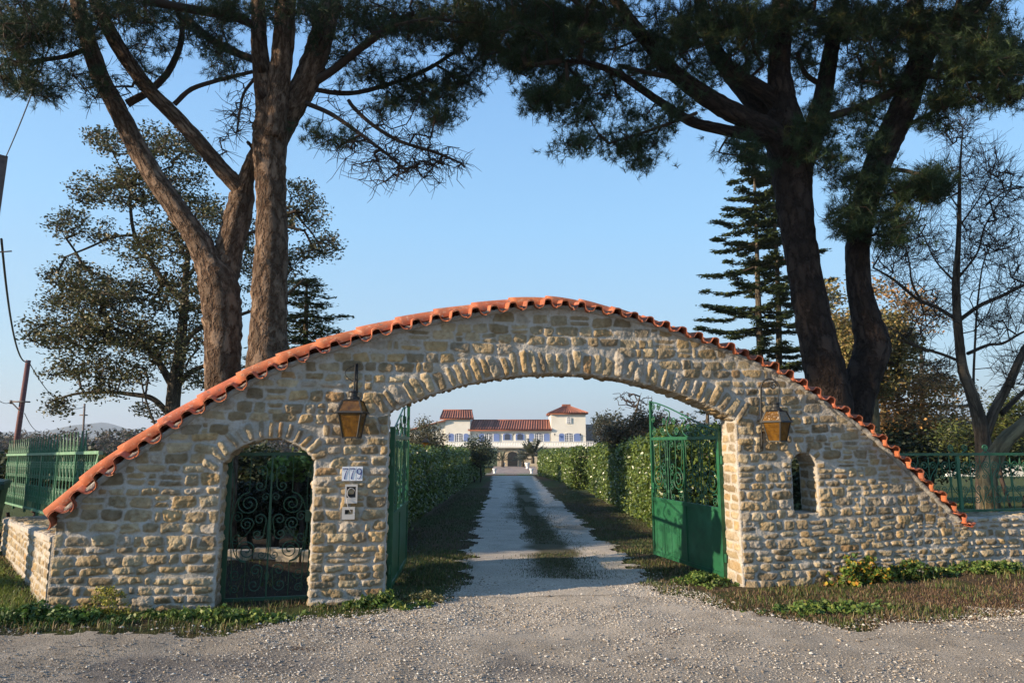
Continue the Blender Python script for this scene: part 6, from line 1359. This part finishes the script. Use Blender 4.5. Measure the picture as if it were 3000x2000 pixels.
# paved terrace, steps, pots and plants before the door
mb = MB(); 
for i in range(7):
    z0 = -1.77+i*.075; mb.box((.35, 80.6+i*1.9+1.2, z0-.1), (7.0 if i == 0 else 5.6, 2.6, .23))
o_ = mb.build('terrace_steps', M['pave'], smooth=False); tag(o_, 'broad shallow paved steps between the drive end and the house door', 'steps')
mb = MB(); mb.box((.1, 79.6, -1.75), (6.6, .5, .16)); mb.box((.1, 79.35, -1.79), (6.2, .3, .10)); tag(mb.build('kerb_step', M['frame'], smooth=False), 'pale straight kerb line across the far end of the drive', 'kerb')
def pot(px, py, d, label, s=1.):
    p = at(px, py, d); mb = MB(); z = p[2]; zz = np.array([0, .04, .05, .25, .5, .56, .56])*s+z; rr = np.array([.17, .17, .09, .16, .26, .28, .22])*s; mb.tube([(p[0], d, q) for q in zz], rr, 12, caps=True); tag(mb.build('urn_planter', M['frame']), label, 'urn', 'white urns flanking the steps')
pot(1449, 1386, 81, 'white urn at the left end of the kerb line before the house'); pot(1557, 1386, 81, 'white urn at the right end of the kerb line before the house'); pot(1545, 1372, 88, 'white urn on the steps nearest the palm', 1.3); pot(1476, 1366, 93, 'white urn beside the left jamb of the house door', .9)
def palm(px, py, d, h, n, L, label, seed, trunkh=.5):
    r = np.random.RandomState(seed); p = at(px, py, d); g = p[2]; root = empty('palm_tree', p, label, 'palm')
    mb = MB(); mb.tube([(p[0], d, g-.2), (p[0], d, g+trunkh)], [.22, .18], 8, caps=True); part(mb.build('trunk', M['barko']), root); mb = MB(); c = np.array((p[0], d, g+trunkh))
    for i in range(n):
        a = r.uniform(0, 6.28); e = r.uniform(.15, 1.35); t = np.linspace(0, 1, 7)[:, None]; dv = np.array((math.cos(a)*math.cos(e), math.sin(a)*math.cos(e), math.sin(e))); Q = c+dv*L*t-np.array((0, 0, 1))*t**2*L*.38*math.cos(e); mb.tube(Q, .02, 3)
        sd = np.cross(dv, (0, 0, 1)); sd /= np.linalg.norm(sd)
        for k in range(2, 7):
            for q in (-1, 1): tip = Q[k]+sd*q*.32*L*.5+dv*.12*L-np.array((0, 0, .10)); mb.add([Q[k], Q[k]+dv*.09*L, tip], np.array([[0, 1, 2]])); mb.add([Q[k]-dv*.08*L, Q[k], tip-dv*.07*L], np.array([[0, 1, 2]]))
    part(mb.build('fronds', M['frond'], smooth=False), root)
M['frond'] = mat('palm_frond', (.045,.055,.03), .6)
palm(1561, 1352, 84, 1, 46, 2.3, 'dark bushy palm leaning over the steps right of the house door', 3, .6); palm(1472, 1362, 92, 1, 22, 1.3, 'small spiky plant left of the house door', 5, .6); palm(1532, 1362, 92, 1, 24, 1.5, 'small spiky plant right of the house door', 6, .5)
# garden lantern on a post over the left hedge
p = at(1247, 1300, 24); root = empty('post_lantern', (p[0], 24, float(gz(p[0], 24))), 'amber garden lantern on a post poking out of the left hedge', 'lantern')
mb = MB(); mb.tube([(p[0], 24, -.4), (p[0], 24, p[2]-.16)], .03, 6); part(mb.build('post', M['iron']), root)
def sq4(hw, z): return [np.array((p[0]+i*hw, 24+j*hw, z)) for i, j in ((-1,-1), (1,-1), (1,1), (-1,1))]
mb = MB(); mb.hull(sq4(.06, p[2]-.13), sq4(.105, p[2]+.06)); part(mb.build('glass', M['amber'], smooth=False), root)
mb = MB(); mb.hull(sq4(.13, p[2]+.062), sq4(.12, p[2]+.08)); mb.hull(sq4(.11, p[2]+.081), sq4(.04, p[2]+.19)); mb.tube([(p[0], 24, p[2]+.18), (p[0], 24, p[2]+.26)], .012, 5); part(mb.build('cap', M['iron'], smooth=False), root)
# long pale wall and building far across the lawn at right
a, b = at(2805, 1395, 60), at(3100, 1370, 60); mb = MB(); mb.box(((a[0]+b[0])/2, 60, -.55), (b[0]-a[0]+2, .4, 1.0)); tag(mb.build('boundary_wall', M['render'], smooth=False), 'low sunlit pale wall far across the lawn seen through the right fence', 'wall')
